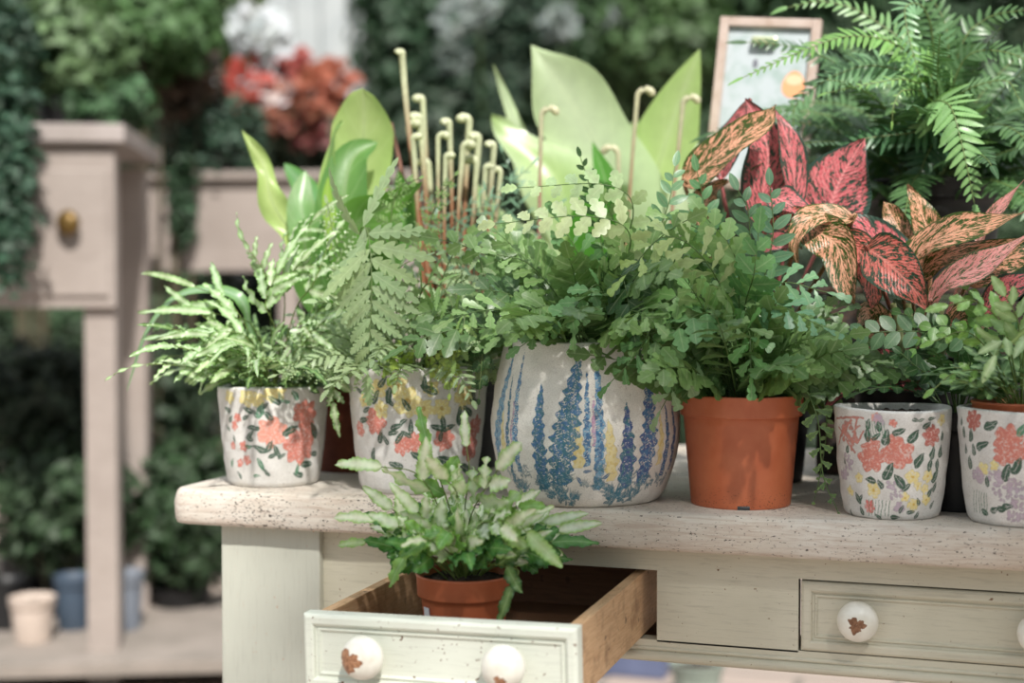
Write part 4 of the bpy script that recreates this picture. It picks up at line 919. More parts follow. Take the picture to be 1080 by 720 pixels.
for pts in ([(520, 290, YC), (530, 210, YC - .02), (562, 172, YC - .02)], [(510, 290, YC), (500, 230, YC - .04), (540, 190, YC - .05)], [(500, 290, YC - .03), (485, 235, YC - .06), (505, 205, YC - .07)], [(430, 300, YC), (432, 230, YC), (412, 185, YC)], [(470, 300, YC - .03), (462, 235, YC - .05), (438, 200, YC - .05)],
    [(540, 290, YC), (560, 240, YC - .02), (590, 215, YC - .02)], [(500, 300, YC - .05), (520, 240, YC - .08), (512, 200, YC - .09)], [(455, 300, YC + .04), (470, 220, YC + .04), (475, 175, YC + .04)], [(530, 300, YC + .04), (548, 220, YC + .04), (530, 160, YC + .04)]):
    P = poly([bC] + [W(*q) for q in pts], 26)
    frond('frond', fc_, M_leaf, P, A(.1, -1, .4), dict(shape='lance', lobes=8, depth=.45, kind='saw', n=25, fwd=.5, fold=.1, bend=.4), A(*BG), A(*BG) * 1.1, S(120, 150, 120), (.0012, .0005), .35, 11, .050, .0048, 'tri', 1.15)

# pale broad leaved plant, out of focus
YD = .55
cD = W(625, 400, YD); cD = A(cD[0], YD, ZT)
fd_ = thing('potted_fern', cD, 'tall plant with wide pale leaves and hooked pink shoots, behind the lupin pot', 'potted plant')
black_pot(fd_, cD, .09, .15); bD = cD + A(0, 0, .14)
PL, PLE = S(198, 214, 180), S(186, 206, 162)
for pts, w, nr, kw in (
    ([(628, 320, YD), (640, 250, YD), (640, 180, YD), (600, 105, YD), (562, 48, YD)], .082, A(.0, -1, .1), dict(shape='wide', mid=PL, edge=PLE, wave=(.010, 2.4, 0), n=40)),
    ([(640, 320, YD), (668, 260, YD + .02), (690, 190, YD + .03), (712, 120, YD + .03), (738, 52, YD + .02)], .060, A(.1, -1, .1), dict(shape='wide', mid=S(184, 208, 142), edge=S(168, 198, 122), n=36)),
    ([(610, 320, YD), (590, 250, YD + .04), (560, 180, YD + .06), (540, 120, YD + .06), (520, 68, YD + .05)], .028, A(.2, -1, .2), dict(shape='ovate', mid=PL, edge=PLE, wave=(.006, 2, 0))),
    ([(612, 320, YD - .02), (600, 240, YD - .04), (585, 190, YD - .04), (545, 150, YD - .04), (518, 122, YD - .04)], .046, A(.3, -1, .4), dict(shape='wide', mid=S(166, 196, 120), edge=PLE, wave=(.006, 2, 0))),
    ([(640, 320, YD - .03), (628, 240, YD - .06), (640, 200, YD - .06), (625, 150, YD - .04)], .045, A(.1, -1, -.1), dict(shape='ovate', mid=S(90, 150, 60), edge=S(80, 140, 50))),
    ([(660, 330, YD - .02), (690, 260, YD - .03), (720, 200, YD - .02), (736, 150, YD)], .035, A(.1, -1, .2), dict(shape='ovate', mid=PL, edge=PLE)),
    ([(610, 330, YD - .04), (560, 270, YD - .05), (520, 230, YD - .05), (500, 190, YD - .03)], .035, A(.1, -1, .2), dict(shape='ovate', mid=S(120, 170, 90), edge=PLE)),
    ([(640, 320, YD + .02), (655, 250, YD + .08), (660, 180, YD + .1), (672, 120, YD + .1)], .05, A(.1, -1, .1), dict(shape='ovate', mid=S(140, 180, 110), edge=PLE))):
    bigleaf(fd_, [bD + rv(.015) * A(1, 1, 0)] + pts, w, nr, **kw)
for x, y, bx, yy, side, c in ((571, 108, 548, .36, 1, S(196, 138, 128)), (672, 88, 668, .44, 1, S(190, 150, 120)), (720, 96, 712, .47, 1, S(190, 140, 120)), (652, 148, 660, .45, -1, S(180, 160, 120))):
    mb = MB(); b = W(bx, 250, yy); croz(mb, A(b[0], b[1], bD[2] - .01) * .75 + bD * .25, W(x, y + 16, yy), .012, .0042, c, S(214, 210, 176), side); mb.build('curled_shoot', M_leaf, fd_)

# aglaonemas
def agl(t, base, pts, w, nr, mat, wave=.004, name='leaf', shape='ovate', cup=.15, fold=.1, n=30):
    o = A(rnd.uniform(0, 9), rnd.uniform(0, 9), rnd.uniform(0, 9))
    bigleaf(t, pts, w, nr, shape, mat=mat, n=n, cols=11, wave=(wave, 1.6, rnd.random() * 6), fold=fold, cup=cup, name=name, petiole=base, seed_off=o)
YE = .33
cE = W(800, 430, YE); cE = A(cE[0], YE, ZT)
fe_ = thing('potted_aglaonema', cE, 'red leaved aglaonema reaching the picture frame, behind the orange pot', 'potted plant')
black_pot(fe_, cE, .075, .13); bE = cE + A(0, 0, .12)
yE = YE - .12
for pts, w, nr, mt in (
    ([(722, 196, yE), (748, 172, yE - .01), (778, 148, yE - .02), (806, 128, yE - .02), (818, 110, yE - .02)], .030, A(-.3, -1, .5), M_agl_org),
    ([(798, 235, yE + .03), (806, 195, yE + .03), (810, 160, yE + .03), (800, 130, yE + .03), (786, 104, yE + .03)], .032, A(.3, -1, .1), M_agl_red),
    ([(836, 225, yE + .02), (838, 195, yE + .02), (834, 160, yE + .02), (824, 130, yE + .02), (818, 116, yE + .02)], .020, A(.9, -1, .1), M_agl_red),
    ([(874, 238, yE + .05), (876, 218, yE + .05), (886, 190, yE + .05), (898, 168, yE + .05), (912, 146, yE + .05)], .048, A(.1, -1, .2), M_agl_red),
    ([(800, 262, yE), (820, 245, yE - .02), (836, 228, yE - .03), (852, 222, yE - .03)], .020, A(-.1, -1, .6), M_agl_crl),
    ([(812, 205, yE - .01), (826, 212, yE - .02), (846, 224, yE - .03), (862, 244, yE - .04)], .020, A(.1, -.8, .7), M_agl_red),
    ([(738, 240, yE), (744, 215, yE), (752, 200, yE), (768, 190, yE)], .020, A(-.3, -1, .3), M_agl_org),
    ([(790, 280, yE), (806, 262, yE - .02), (824, 255, yE - .03), (846, 262, yE - .03)], .018, A(0, -1, .6), M_agl_red),
    ([(760, 190, yE + .06), (765, 160, yE + .06), (778, 130, yE + .06), (792, 104, yE + .06)], .022, A(-.3, -1, .2), M_agl_red),
    ([(846, 232, yE - .03), (866, 246, yE - .05), (884, 262, yE - .06), (892, 300, yE - .07), (902, 322, yE - .07)], .026, A(-.3, -1, .4), M_agl_org),
    ([(900, 232, yE - .03), (874, 226, yE - .04), (852, 232, yE - .06), (838, 256, yE - .07), (842, 285, yE - .07)], .017, A(-.2, -1, .5), M_agl_org)):
    agl(fe_, bE, pts, w, nr, mt)
YF = .30
cF = W(968, 425, YF); cF = A(cF[0], YF, ZT)
ff_ = thing('potted_aglaonema', cF, 'pink and coral spotted aglaonema above the empty flowered pot, its lower leaves drooping', 'potted plant')
black_pot(ff_, cF, .08, .13); bF = cF + A(0, 0, .12)
yF = YF - .13
for pts, w, nr, mt in (
    ([(960, 285, yF + .03), (940, 268, yF + .03), (912, 250, yF + .02), (886, 236, yF + .01), (866, 226, yF)], .030, A(-.1, -.9, .7), M_agl_red),
    ([(886, 245, yF - .01), (905, 262, yF - .02), (918, 285, yF - .03), (922, 310, yF - .04), (920, 325, yF - .04)], .022, A(-.5, -1, .2), M_agl_crl),
    ([(914, 262, yF - .04), (930, 272, yF - .06), (950, 290, yF - .07), (966, 308, yF - .08), (976, 326, yF - .08)], .030, A(-.35, -1, .35), M_agl_crl),
    ([(950, 300, yF), (972, 264, yF - .01), (1005, 246, yF - .03), (1045, 236, yF - .04), (1086, 222, yF - .05)], .026, A(-.2, -.9, .7), M_agl_org),
    ([(962, 300, yF), (985, 276, yF - .01), (1015, 268, yF - .02), (1055, 262, yF - .03), (1085, 250, yF - .04)], .019, A(-.1, -.9, .7), M_agl_org),
    ([(980, 320, yF - .03), (1000, 298, yF - .05), (1030, 284, yF - .07), (1058, 266, yF - .08), (1090, 244, yF - .08)], .022, A(-.2, -.9, .7), M_agl_pnk),
    ([(985, 262, yF + .05), (978, 240, yF + .05), (968, 216, yF + .05), (957, 194, yF + .05)], .018, A(.2, -1, .2), M_agl_org),
    ([(960, 262, yF + .06), (948, 240, yF + .06), (938, 222, yF + .06), (932, 212, yF + .06)], .015, A(.1, -1, .2), M_agl_org),
    ([(1030, 262, yF + .05), (1040, 238, yF + .05), (1060, 212, yF + .05), (1082, 188, yF + .05)], .009, A(-.6, -1, .1), M_agl_pnk),
    ([(1020, 300, yF), (1045, 280, yF), (1075, 270, yF), (1110, 268, yF)], .024, A(0, -1, .5), M_agl_org),
    ([(1035, 330, yF - .04), (1055, 312, yF - .05), (1080, 298, yF - .06), (1110, 285, yF - .06)], .020, A(-.1, -.9, .6), M_agl_red),
    ([(940, 350, yF), (925, 340, yF - .02), (915, 330, yF - .03), (905, 345, yF - .04)], .022, A(-.2, -1, .3), M_agl_org),
    ([(975, 410, yF + .03), (950, 398, yF), (920, 398, yF - .02), (890, 410, yF - .04), (870, 430, yF - .05)], .024, A(-.1, -.8, .5), M_agl_red),
    ([(990, 350, yF), (1010, 340, yF - .02), (1030, 345, yF - .02), (1052, 362, yF - .02)], .022, A(.1, -.9, .6), M_agl_org),
    ([(960, 400, yF + .02), (930, 380, yF), (900, 372, yF - .02), (880, 382, yF - .03)], .020, A(-.1, -.9, .5), M_agl_red)):
    agl(ff_, bF, pts, w, nr, mt)
for x0, x1 in ((958, 950), (966, 962), (974, 985), (984, 1000)):
    mb = MB(); tube(mb, poly([bF, W(x0, 400, yF + .02), W(x1, 352, yF + .01), W(x1 + (x1 - x0), 320, yF)], 14), .0050, .0034, S(150, 158, 112), 8); mb.build('stalk', M_leaf, ff_)

# dark pot with a fern of paired oval leaflets, between the empty pot and the one at the right edge
YG = .135
cG = W(1010, 455, YG); cG = A(cG[0], YG + .015, ZT)
fg_ = thing('potted_fern', cG, 'fern with paired oval leaflets in black pot behind the two right flowered pots', 'potted plant')
black_pot(fg_, cG, .058, .115); bG = cG + A(0, 0, .105)
for pts, pl, pw, pr, f0, cc in (
    ([(1030, 375, YG), (1000, 352, YG - .02), (930, 350, YG - .04), (878, 356, YG - .05)], .026, .0082, 9, .35, S(96, 134, 92)),
    ([(1020, 385, YG), (990, 345, YG), (950, 330, YG + .01)], .02, .007, 7, .4, S(84, 124, 70)),
    ([(1010, 385, YG), (1010, 350, YG - .02), (985, 345, YG - .03), (965, 368, YG - .04)], .018, .007, 5, .5, S(120, 168, 80)),
    ([(1020, 385, YG), (1035, 340, YG), (1020, 305, YG - .01)], .022, .008, 6, .4, S(112, 160, 80)),
    ([(1000, 395, YG - .02), (975, 392, YG - .04), (950, 372, YG - .05)], .018, .006, 5, .5, G_DEEP)):
    P = poly([bG] + [W(*q) for q in pts], 28); lobed(fg_, P, A(0, -1, .35), pl, pw, pr, f0, cc, A(*cc) * 1.05, dict(OV, lobes=0, n=9, fwd=.25))
def g_rand(b, a, e):
    P, h = spray(b, a, e, rnd.uniform(.08, .15), rnd.uniform(.5, 1.2)); lobed(fg_, P, facing(P, h), .022, .0075, 6, .3, G_DEEP, A(*G_DEEP) * 1.1, RB)
crown(fg_, bG, .04, 14, g_rand, el=(.6, 1.4))

# the big wood fern, raised on a crate
YH = .50
cr = W(985, 150, YH)
crate = thing('wooden_crate', (cr[0], YH + .03, ZT), 'dark wooden crate behind the aglaonemas carrying the big feathery fern', 'crate')
zc = ZT + .25
for k in range(3):
    for yy in (-.13, .118):
        bm = bmesh.new(); box_bm(bm, (cr[0] - .15, YH + .03 + yy, ZT + .002 + k * .084), (cr[0] + .15, YH + .03 + yy + .012, ZT + .072 + k * .084), .002); bm_obj('slat', bm, M_crate, crate)
    for xx in (-.15, .138):
        bm = bmesh.new(); box_bm(bm, (cr[0] + xx, YH + .03 - .117, ZT + .002 + k * .084), (cr[0] + xx + .012, YH + .147, ZT + .072 + k * .084), .002); bm_obj('slat', bm, M_crate, crate)
for xx in (-.137, .117):
    for yy in (-.117, .098):
        bm = bmesh.new(); box_bm(bm, (cr[0] + xx, YH + .03 + yy, ZT), (cr[0] + xx + .02, YH + .03 + yy + .02, zc), .001); bm_obj('post', bm, M_crate, crate)
bm = bmesh.new(); box_bm(bm, (cr[0] - .15, YH + .03 - .13, zc), (cr[0] + .15, YH + .16, zc + .01), .002); bm_obj('board', bm, M_crate, crate)
cH = A(cr[0], YH + .03, zc + .01)
fh_ = thing('potted_fern', cH, 'large feathery green fern spreading over the upper right corner, above the aglaonemas', 'potted plant')
black_pot(fh_, cH, .10, .15); bH = cH + A(0, 0, .14)
WF = dict(shape='lance', lobes=11, depth=.42, kind='round', n=45, fwd=.30, fold=.10, bend=.35, term=2.0)
WG, WG2 = S(108, 144, 98), S(80, 118, 70)
def wood(P, nref, plen=.055, pairs=20, f0=.2, c=WG, pw=.0080, prof='tri', ang=1.25, **k):
    return frond('frond', fh_, M_leaf, P, nref, WF, A(*c), A(*c) * 1.08, S(120, 140, 80), (.0016, .0006), f0, pairs, plen, pw, prof, ang, alt=.2, **k)
def h_rand(b, a, e):
    L = rnd.uniform(.26, .40); P, h = spray(b, a, e, L, rnd.uniform(.7, 1.7), 30); wood(P, facing(P, h, .6), rnd.uniform(.045, .065), 26, .18, S(60, 96, 56) if rnd.random() < .6 else WG2)  # inner fronds coloured darker to stand in for shade deep in the crown
crown(fh_, bH, .05, 48, h_rand, el=(.1, 1.35))
yH = YH - .10
for pts, pl, pr, f0, c, nr in (
    ([(1000, 130, yH), (985, 108, yH - .05), (1002, 112, yH - .10), (1014, 150, yH - .12), (1028, 216, yH - .13)], .062, 18, .30, S(132, 176, 110), A(0, -1, .3)),
    ([(985, 60, yH + .04), (975, 10, yH), (955, 8, yH - .04), (960, 45, yH - .06), (973, 88, yH - .07)], .036, 15, .45, S(120, 164, 118), A(0, -1, .3)),
    ([(990, 100, yH), (950, 50, yH - .04), (900, 38, yH - .07), (850, 52, yH - .10), (783, 82, yH - .12)], .038, 20, .42, S(118, 164, 84), A(0, -.8, .8)),
    ([(985, 100, yH), (930, 70, yH - .03), (880, 80, yH - .05), (840, 110, yH - .06), (838, 140, yH - .06)], .055, 18, .35, S(110, 152, 106), A(0, -.9, .7)),
    ([(990, 110, yH), (960, 85, yH - .06), (920, 88, yH - .09), (872, 98, yH - .10)], .026, 14, .4, S(128, 170, 96), A(0, -.8, .8)),
    ([(985, 110, yH), (955, 95, yH - .08), (943, 110, yH - .10), (941, 128, yH - .10)], .020, 9, .5, S(136, 180, 96), A(0, -1, .3)),
    ([(1000, 110, yH + .03), (1020, 60, yH), (1060, 55, yH - .02), (1105, 75, yH - .03)], .045, 16, .35, WG2, A(0, -.9, .7)),
    ([(1000, 120, yH + .02), (1020, 95, yH - .03), (1060, 85, yH - .05), (1075, 105, yH - .05)], .035, 14, .35, WG, A(0, -.9, .6)),
    ([(1000, 130, yH), (960, 140, yH - .03), (900, 150, yH - .05), (880, 180, yH - .06)], .045, 14, .4, S(62, 108, 66), A(0, -.9, .6)),
    ([(1000, 140, yH + .04), (985, 150, yH + .02), (968, 190, yH), (962, 235, yH)], .05, 14, .3, S(56, 100, 66), A(0, -1, .2)),
    ([(980, 80, yH + .05), (920, 20, yH + .04), (870, 2, yH + .03), (830, 8, yH + .02)], .045, 16, .3, S(120, 160, 100), A(0, -.9, .7)),
    ([(1000, 60, yH + .06), (990, 10, yH + .06), (960, -20, yH + .05)], .05, 14, .3, WG2, A(0, -1, .4)),
    ([(1010, 60, yH + .06), (1040, 20, yH + .06), (1085, 10, yH + .04)], .05, 14, .3, WG2, A(0, -1, .4))):
    P = poly([bH] + [W(*q) for q in pts], 40); wood(P, nr, pl, int(pr * 1.45), f0, c, pl * .16)

# framed picture leaning behind
YP = .60
def frame_picture():
    pw_, ph_ = .155, .265; o = W(744, 196, YP); z0 = ZT
    R = Matrix.Translation((o[0] - .004, YP, o[2])) @ Matrix.Rotation(math.radians(5), 4, 'Y') @ Matrix.Rotation(math.radians(-4), 4, 'X')
    t = thing('framed_picture', (o[0], YP, o[2]), 'pale picture in pinkish wooden frame with a fruit print, between pale leaves and big fern', 'picture')
    bw = .014
    bm = bmesh.new()
    for lo, hi in (((0, 0, 0), (bw, .018, ph_)), ((pw_ - bw, 0, 0), (pw_, .018, ph_)), ((bw, 0, 0), (pw_ - bw, .018, bw)), ((bw, 0, ph_ - bw), (pw_ - bw, .018, ph_))): box_bm(bm, lo, hi, .0015)
    bm_obj('frame', bm, simple('pinkish_bare_wood', S(190, 172, 162), S(170, 148, 134), .6, 40), t, False, R)
    tt = NT('printed_picture'); v = tt.coord(); uvm = tt.n('SeparateXYZ', {0: v}); x_, z_ = uvm.outputs[0], uvm.outputs[2]
    nz = tt.noise(v, 30, 4)
    base = tt.mix(tt.ramp(nz, [(.45, 0.0), (.7, 1.0)]), S(184, 192, 196), S(150, 170, 164))
    bm = bmesh.new(); box_bm(bm, (bw * .8, .008, bw * .8), (pw_ - bw * .8, .012, ph_ - bw * .8)); pic = bm_obj('print', bm, tt.bsdf(base, .5), t, False, R)
    n = 40; Rm = np.array(R)
    def disc(mb, cx, cz, rx, rz, c, y, sh=0.):
        a = np.linspace(0, 2 * PI, n, endpoint=False); ring = np.stack([cx + rx * np.cos(a) * (1 + sh * np.sin(a)), np.full(n, y), cz + rz * np.sin(a)], -1); cen = np.tile([cx, y, cz], (n, 1)) + (ring - [cx, y, cz]) * .02
        V = np.stack([cen, ring]).reshape(-1, 3); V = V @ Rm[:3, :3].T + Rm[:3, 3]; mb.add(V, grid(2, n, True), c)
    mb = MB(); disc(mb, .122, .165, .0175, .021, S(238, 164, 118), .0076, -.2); disc(mb, .122, .172, .013, .008, S(240, 196, 160), .0074); mb.build('printed_fruit', M_leaf_flat, pic)
    mb = MB(); disc(mb, .060, .195, .004, .007, S(110, 110, 120), .0076); mb.build('printed_mark', M_leaf_flat, pic)
    bm = bmesh.new(); box_bm(bm, (.052, -.006, ph_ - .042), (.092, .006, ph_ - .030), .004); bm_obj('metal_clip', bm, simple('greenish_metal', S(200, 206, 170), S(150, 156, 110), .3, 20, Metallic=.4), t, False, R)
tf = NT('flat_print_ink'); M_leaf_flat = tf.bsdf(tf.n('Attribute', attribute_name='Col').outputs[0], .5)
frame_picture()
# ------------------------------------------------------------------ the yard behind
def floor_mat():
    t = NT('pinkish_stone_paving'); v = t.coord(); n = t.noise(v, 3, 5, .6); br = t.n('TexBrick', {'Vector': v, 'Scale': 1.0, 'Mortar Size': .012, 'Color1': S(176, 158, 146), 'Color2': S(160, 146, 136), 'Mortar': S(110, 104, 96)})
    c = t.mix(t.ramp(n, [(.3, 0.0), (.7, .6)]), br.outputs[0], S(138, 126, 118)); return t.bsdf(c, .85, n, .3, .01)
bm = bmesh.new(); box_bm(bm, (-16, -6, -.1), (12, 12, 0)); fo = bm_obj('floor', bm, floor_mat()); tag(fo, kind='structure')
M_bench = painted_wood('beige_painted_sideboard', S(158, 147, 140), S(144, 133, 126), S(120, 96, 80), grain=(3, 3, 30))
def pt(x, y, D):
    d = ray(x, y); return CAM + d * D
# sideboard at left: its corner leg stands at x = 105 in the picture
sb_c = pt(105, 400, 3.7)
fx, fy = float(sb_c[0]), float(sb_c[1]); th = YAW + math.radians(6)
sb = thing('sideboard', (fx, fy, 0), 'tall beige sideboard with small dark knob, blurred behind the table at left', 'sideboard')
MS = Matrix.Translation((fx, fy, 0)) @ Matrix.Rotation(th, 4, 'Z')
sc_ = 3.7 / FPX; hz = lambda y: CAM[2] + (310 - y) * sc_
def sbx(name, lo, hi, mat=M_bench, bev=.004):
    bm = bmesh.new(); box_bm(bm, lo, hi, bev); return bm_obj(name, bm, mat, sb, False, MS)
sbx('top', (-1.35, -.04, hz(152)), (.075, .62, hz(133)), simple('greyish_pink_top', S(160, 150, 146), S(144, 134, 128), .6, 10))
sbx('leg', (-.040, .012, 0), (.040, .09, hz(160))); sbx('leg', (-1.3, 0, 0), (-1.21, .09, hz(160))); sbx('leg', (-.045, .5, 0), (.045, .59, hz(160))); sbx('leg', (-1.3, .5, 0), (-1.21, .59, hz(160)))
sbx('front_apron', (-1.31, -.012, hz(324)), (.045, .012, hz(158))); dr = sbx('drawer', (-.62, -.022, hz(312)), (.03, -.010, hz(180)), bev=.004)
mb = MB(); kp = MS @ Vector((-.055, -.022, hz(236))); lathe(mb, kp, [(.010, 0), (.012, .012), (.030, .02), (.033, .03), (.026, .042), (.001, .048)], 24, (.1, .08, .03), '-y'); mb.build('knob', simple('dull_brass', S(120, 96, 48), S(92, 70, 34), .4, 10, Metallic=.5), dr)
sbx('lower_shelf', (-1.35, -.10, hz(705)), (.62, .72, hz(690)), simple('pale_shelf_board', S(146, 136, 128), S(128, 120, 112), .7, 8))
# second, lower table whose pale apron continues right of the leg
t2 = thing('side_table', tuple(pt(205, 400, 4.6) * A(1, 1, 0)), 'pale beige side table, blurred between the sideboard leg and leftmost potted fern', 'table')
M2 = Matrix.Translation(tuple(pt(205, 400, 4.6) * A(1, 1, 0))) @ Matrix.Rotation(YAW - .05, 4, 'Z'); s4 = 4.6 / FPX; h4 = lambda y: CAM[2] + (310 - y) * s4
def tbx(name, lo, hi, mat=M_bench):
    bm = bmesh.new(); box_bm(bm, lo, hi, .004); return bm_obj(name, bm, mat, t2, False, M2)
tbx('top', (-.19, -.03, h4(190)), (.72, .5, h4(182))); tbx('apron', (-.18, 0, h4(286)), (.7, .03, h4(190)))
for x in (.27, .64):
    for y in (.03, .42): tbx('leg', (x, y, 0), (x + .06, y + .06, h4(190)))
# leafy things
RS = np.random.RandomState(5)
def leaf_batch(p, tt, nn, L, w, C, bend):
    "many small folded leaves at once: arrays of place, direction, facing, length, half-width and colour"
    n = len(p); s = np.linspace(0, 1, 5); a = bend[:, None] * s; ca, sa = np.cos(a), np.sin(a)
    step = (L / 4)[:, None, None] * ((ca[:, 1:] + ca[:, :-1])[..., None] / 2 * tt[:, None] - (sa[:, 1:] + sa[:, :-1])[..., None] / 2 * nn[:, None])
    mid = np.concatenate([p[:, None], p[:, None] + np.cumsum(step, 1)], 1); sd = unit(np.cross(tt, nn))
    prof = np.array([.12, .8, 1, .72, .05])[None, :, None] * w[:, None, None]
    V = np.stack([mid - sd[:, None] * prof + nn[:, None] * prof * .25, mid, mid + sd[:, None] * prof + nn[:, None] * prof * .25], 2)
    F = (grid(5, 3)[None] + (np.arange(n) * 15)[:, None, None]).reshape(-1, 4)
    U = np.tile(np.stack([np.tile([0, .5, 1], 5), np.repeat(s, 3)], 1), (n, 1))
    return V.reshape(-1, 3), F, np.repeat(C, 15, 0), U
def leaf_cloud(name, t, c, rad, n, size, col, var=.25, mat=None, shape='round', hang=0):
    n = int(n * 2.2); size = size * .66; c = np.array(c); rad = np.array(rad)
    k = 9; sub = unit(RS.randn(k, 3)) * RS.rand(k, 1) ** .5; ci = RS.randint(0, k, n)                  # twigs' clusters inside the crown
    D = unit(RS.randn(n, 3)) * RS.rand(n, 1) ** .4; m = RS.rand(n, 1) < .55
    D = np.where(m, sub[ci] * .75 + D * .38, D); p = c + D * rad
    if hang: p[:, 2] -= np.abs(RS.randn(n)) * hang
    nn = unit(D + RS.uniform(-.8, .8, (n, 3)) + UP * .4); tt = unit(np.cross(nn, RS.uniform(-1, 1, (n, 3))) + 1e-3); L = size * RS.uniform(.6, 1.3, n)
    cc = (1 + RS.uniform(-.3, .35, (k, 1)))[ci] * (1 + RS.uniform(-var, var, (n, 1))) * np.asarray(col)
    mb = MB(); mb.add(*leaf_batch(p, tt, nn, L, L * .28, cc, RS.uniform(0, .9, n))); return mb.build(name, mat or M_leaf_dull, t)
def shrub(name, label, x, y, D, rad, n, size, col, pot=True, hang=0, blobs=1, var=.25, stems=6, cat='plant', group=None, potmat=None, stand=0.0):
    c = pt(x, y, D); zb = stand
    t = thing(name, (c[0], c[1], zb), label, cat, group)
    for k in range(blobs):
        o = c + A(rnd.uniform(-.7, .7) * rad[0], rnd.uniform(-.7, .7) * rad[1], rnd.uniform(-.6, .6) * rad[2]) if blobs > 1 else c
        leaf_cloud('foliage', t, o, np.array(rad) * (.75 if blobs > 1 else 1), n // blobs, size, col, var, hang=hang)
    hgt = c[2] - zb
    ph = min(.3, hgt * .4) if pot else 0
    mb = MB()
    for k in range(stems):
        a = rnd.random() * 6.28; e = c + A(math.cos(a) * rad[0] * .5, math.sin(a) * rad[1] * .5, rad[2] * .3); tube(mb, poly([A(c[0] + math.cos(a) * .03, c[1] + math.sin(a) * .03, zb + ph * .9), (c + e) / 2 - UP * hgt * .3, e], 8), .009, .004, S(80, 66, 48), 6)
    mb.build('stem', M_leaf_dull, t)
    if pot:
        R = min(.16, max(.09, rad[0] * .35)); plastic_pot(t, A(c[0], c[1], zb), R, ph, R * .75, potmat or M_black)
    return t
DG, DG2, OL, TL = S(40, 70, 46), S(58, 92, 58), S(104, 126, 66), S(40, 74, 56)
zt = hz(133)
iv = shrub('trailing_ivy', 'dark green trailing ivy hanging down at the far left edge', 0, 50, 3.85, (.13, .14, .14), 700, .055, TL, stand=zt)
leaf_cloud('trailing_foliage', iv, pt(6, 170, 3.52), (.095, .05, .32), 900, .055, TL, hang=.03)
shrub('leafy_plant', 'light olive leafy plant on the sideboard at upper left', 70, 50, 4.0, (.20, .14, .17), 600, .07, S(88, 114, 74), stand=zt)
shrub('leafy_plant', 'dark green plant on the sideboard, right of the olive leafy one', 110, 105, 4.0, (.16, .12, .08), 500, .06, DG2, stand=zt, hang=.02)
shrub('leafy_plant', 'bright green plant high at upper left with dark reddish centre', 160, 30, 4.4, (.24, .2, .16), 800, .08, S(64, 100, 50))
shrub('leafy_plant', 'dark reddish brown plant behind the bright green one at upper left', 190, 85, 4.6, (.16, .15, .14), 500, .07, S(74, 50, 38))
tv = shrub('leafy_plant', 'teal green trailing plant over the pale side table, below red blooms', 225, 135, 4.65, (.20, .15, .14), 900, .05, TL, hang=.05, stand=h4(182))
leaf_cloud('trailing_foliage', tv, pt(192, 205, 4.52), (.05, .03, .18), 260, .045, DG)
# under the furniture: shade put into the plants' darkened leaf colours
for k, (x, y, D, rx, rz, n, col, lb) in enumerate(((30, 420, 4.4, .28, .20, 1200, S(28, 48, 34), 'dark green plant coloured for shade under the sideboard, at left edge'), (60, 530, 4.2, .3, .22, 1200, S(33, 58, 31), 'low dark green plant under the sideboard above small pots'), (165, 420, 4.6, .26, .24, 1200, S(29, 55, 31), 'dark green plant under the pale side table'),
    (190, 540, 4.3, .26, .24, 1200, S(31, 60, 29), 'low green plant right of the sideboard leg, near the table leg'), (270, 330, 5.0, .35, .3, 1200, S(25, 44, 33), 'shrub coloured dark for shade behind the leftmost potted fern'), (120, 480, 5.2, .6, .5, 1800, S(22, 42, 26), 'broad dark shrub far behind the sideboard leg'))):
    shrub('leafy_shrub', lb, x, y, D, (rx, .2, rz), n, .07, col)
# small pots on the low shelf
def small_pot(x, y, D, R, H, mat, label, z):
    c = pt(x, y, D); c[2] = z; t = thing('flower_pot', c, label, 'flower pot'); plastic_pot(t, c, R, H, R * .75, mat); soil_disc(t, c + A(0, 0, H * .85), R * .84); return t
zs = hz(690)
small_pot(35, 690, 3.85, .062, .12, simple('pale_pink_pot', S(196, 180, 168), S(176, 160, 148), .7, 10), 'small pale pot on the low shelf at bottom left', zs)
small_pot(78, 690, 4.0, .055, .15, simple('slate_pot', S(66, 80, 96), S(52, 64, 78), .6, 10), 'slate blue pot on the low shelf, left of the sideboard leg', zs)
small_pot(132, 690, 4.0, .055, .16, simple('grey_blue_pot', S(120, 126, 136), S(98, 104, 114), .6, 10), 'grey pot on the low shelf, right of the sideboard leg', zs)
small_pot(8, 690, 4.0, .05, .14, M_black, 'dark pot on the low shelf at the left edge of the picture', zs)
# blooms and pale things far behind
def petals(t, c, r, n, size, col, name='bloom'):
    mb = MB(); c = np.array(c)
    for _ in range(n):
        d = unit(A(rnd.gauss(0, 1), rnd.gauss(0, 1), rnd.gauss(0, 1))); p = c + d * r * rnd.random() ** .4
        ribbon(mb, arc(p, unit(d + rv(.6)), unit(rv(1) + A(0, -1, 0)), size, .5, 5), A(0, -1, .5), np.array([.3, .9, 1, .8, .1]) * size * .45, 3, .2, 0, mid=jit(col, .1), edge=jit(col, .1))
    mb.build(name, M_leaf_dull, t)
t = shrub('flowering_plant', 'blurred plant with red, orange and white blooms behind the broad leaved fern', 300, 135, 5.6, (.34, .2, .16), 900, .07, S(70, 84, 62))
for x, y, r, n, c in ((262, 90, .075, 80, S(176, 62, 54)), (312, 116, .09, 50, S(140, 80, 62)), (335, 98, .08, 50, S(168, 92, 70)), (352, 82, .05, 22, S(166, 86, 66)), (303, 62, .04, 24, S(150, 56, 52)), (322, 140, .05, 20, S(110, 40, 44)), (285, 97, .034, 40, S(240, 226, 228)), (278, 42, .075, 90, S(206, 210, 216)), (268, 30, .07, 50, S(206, 210, 216))): petals(t, pt(x, y, 5.4), r, n, .06, c)
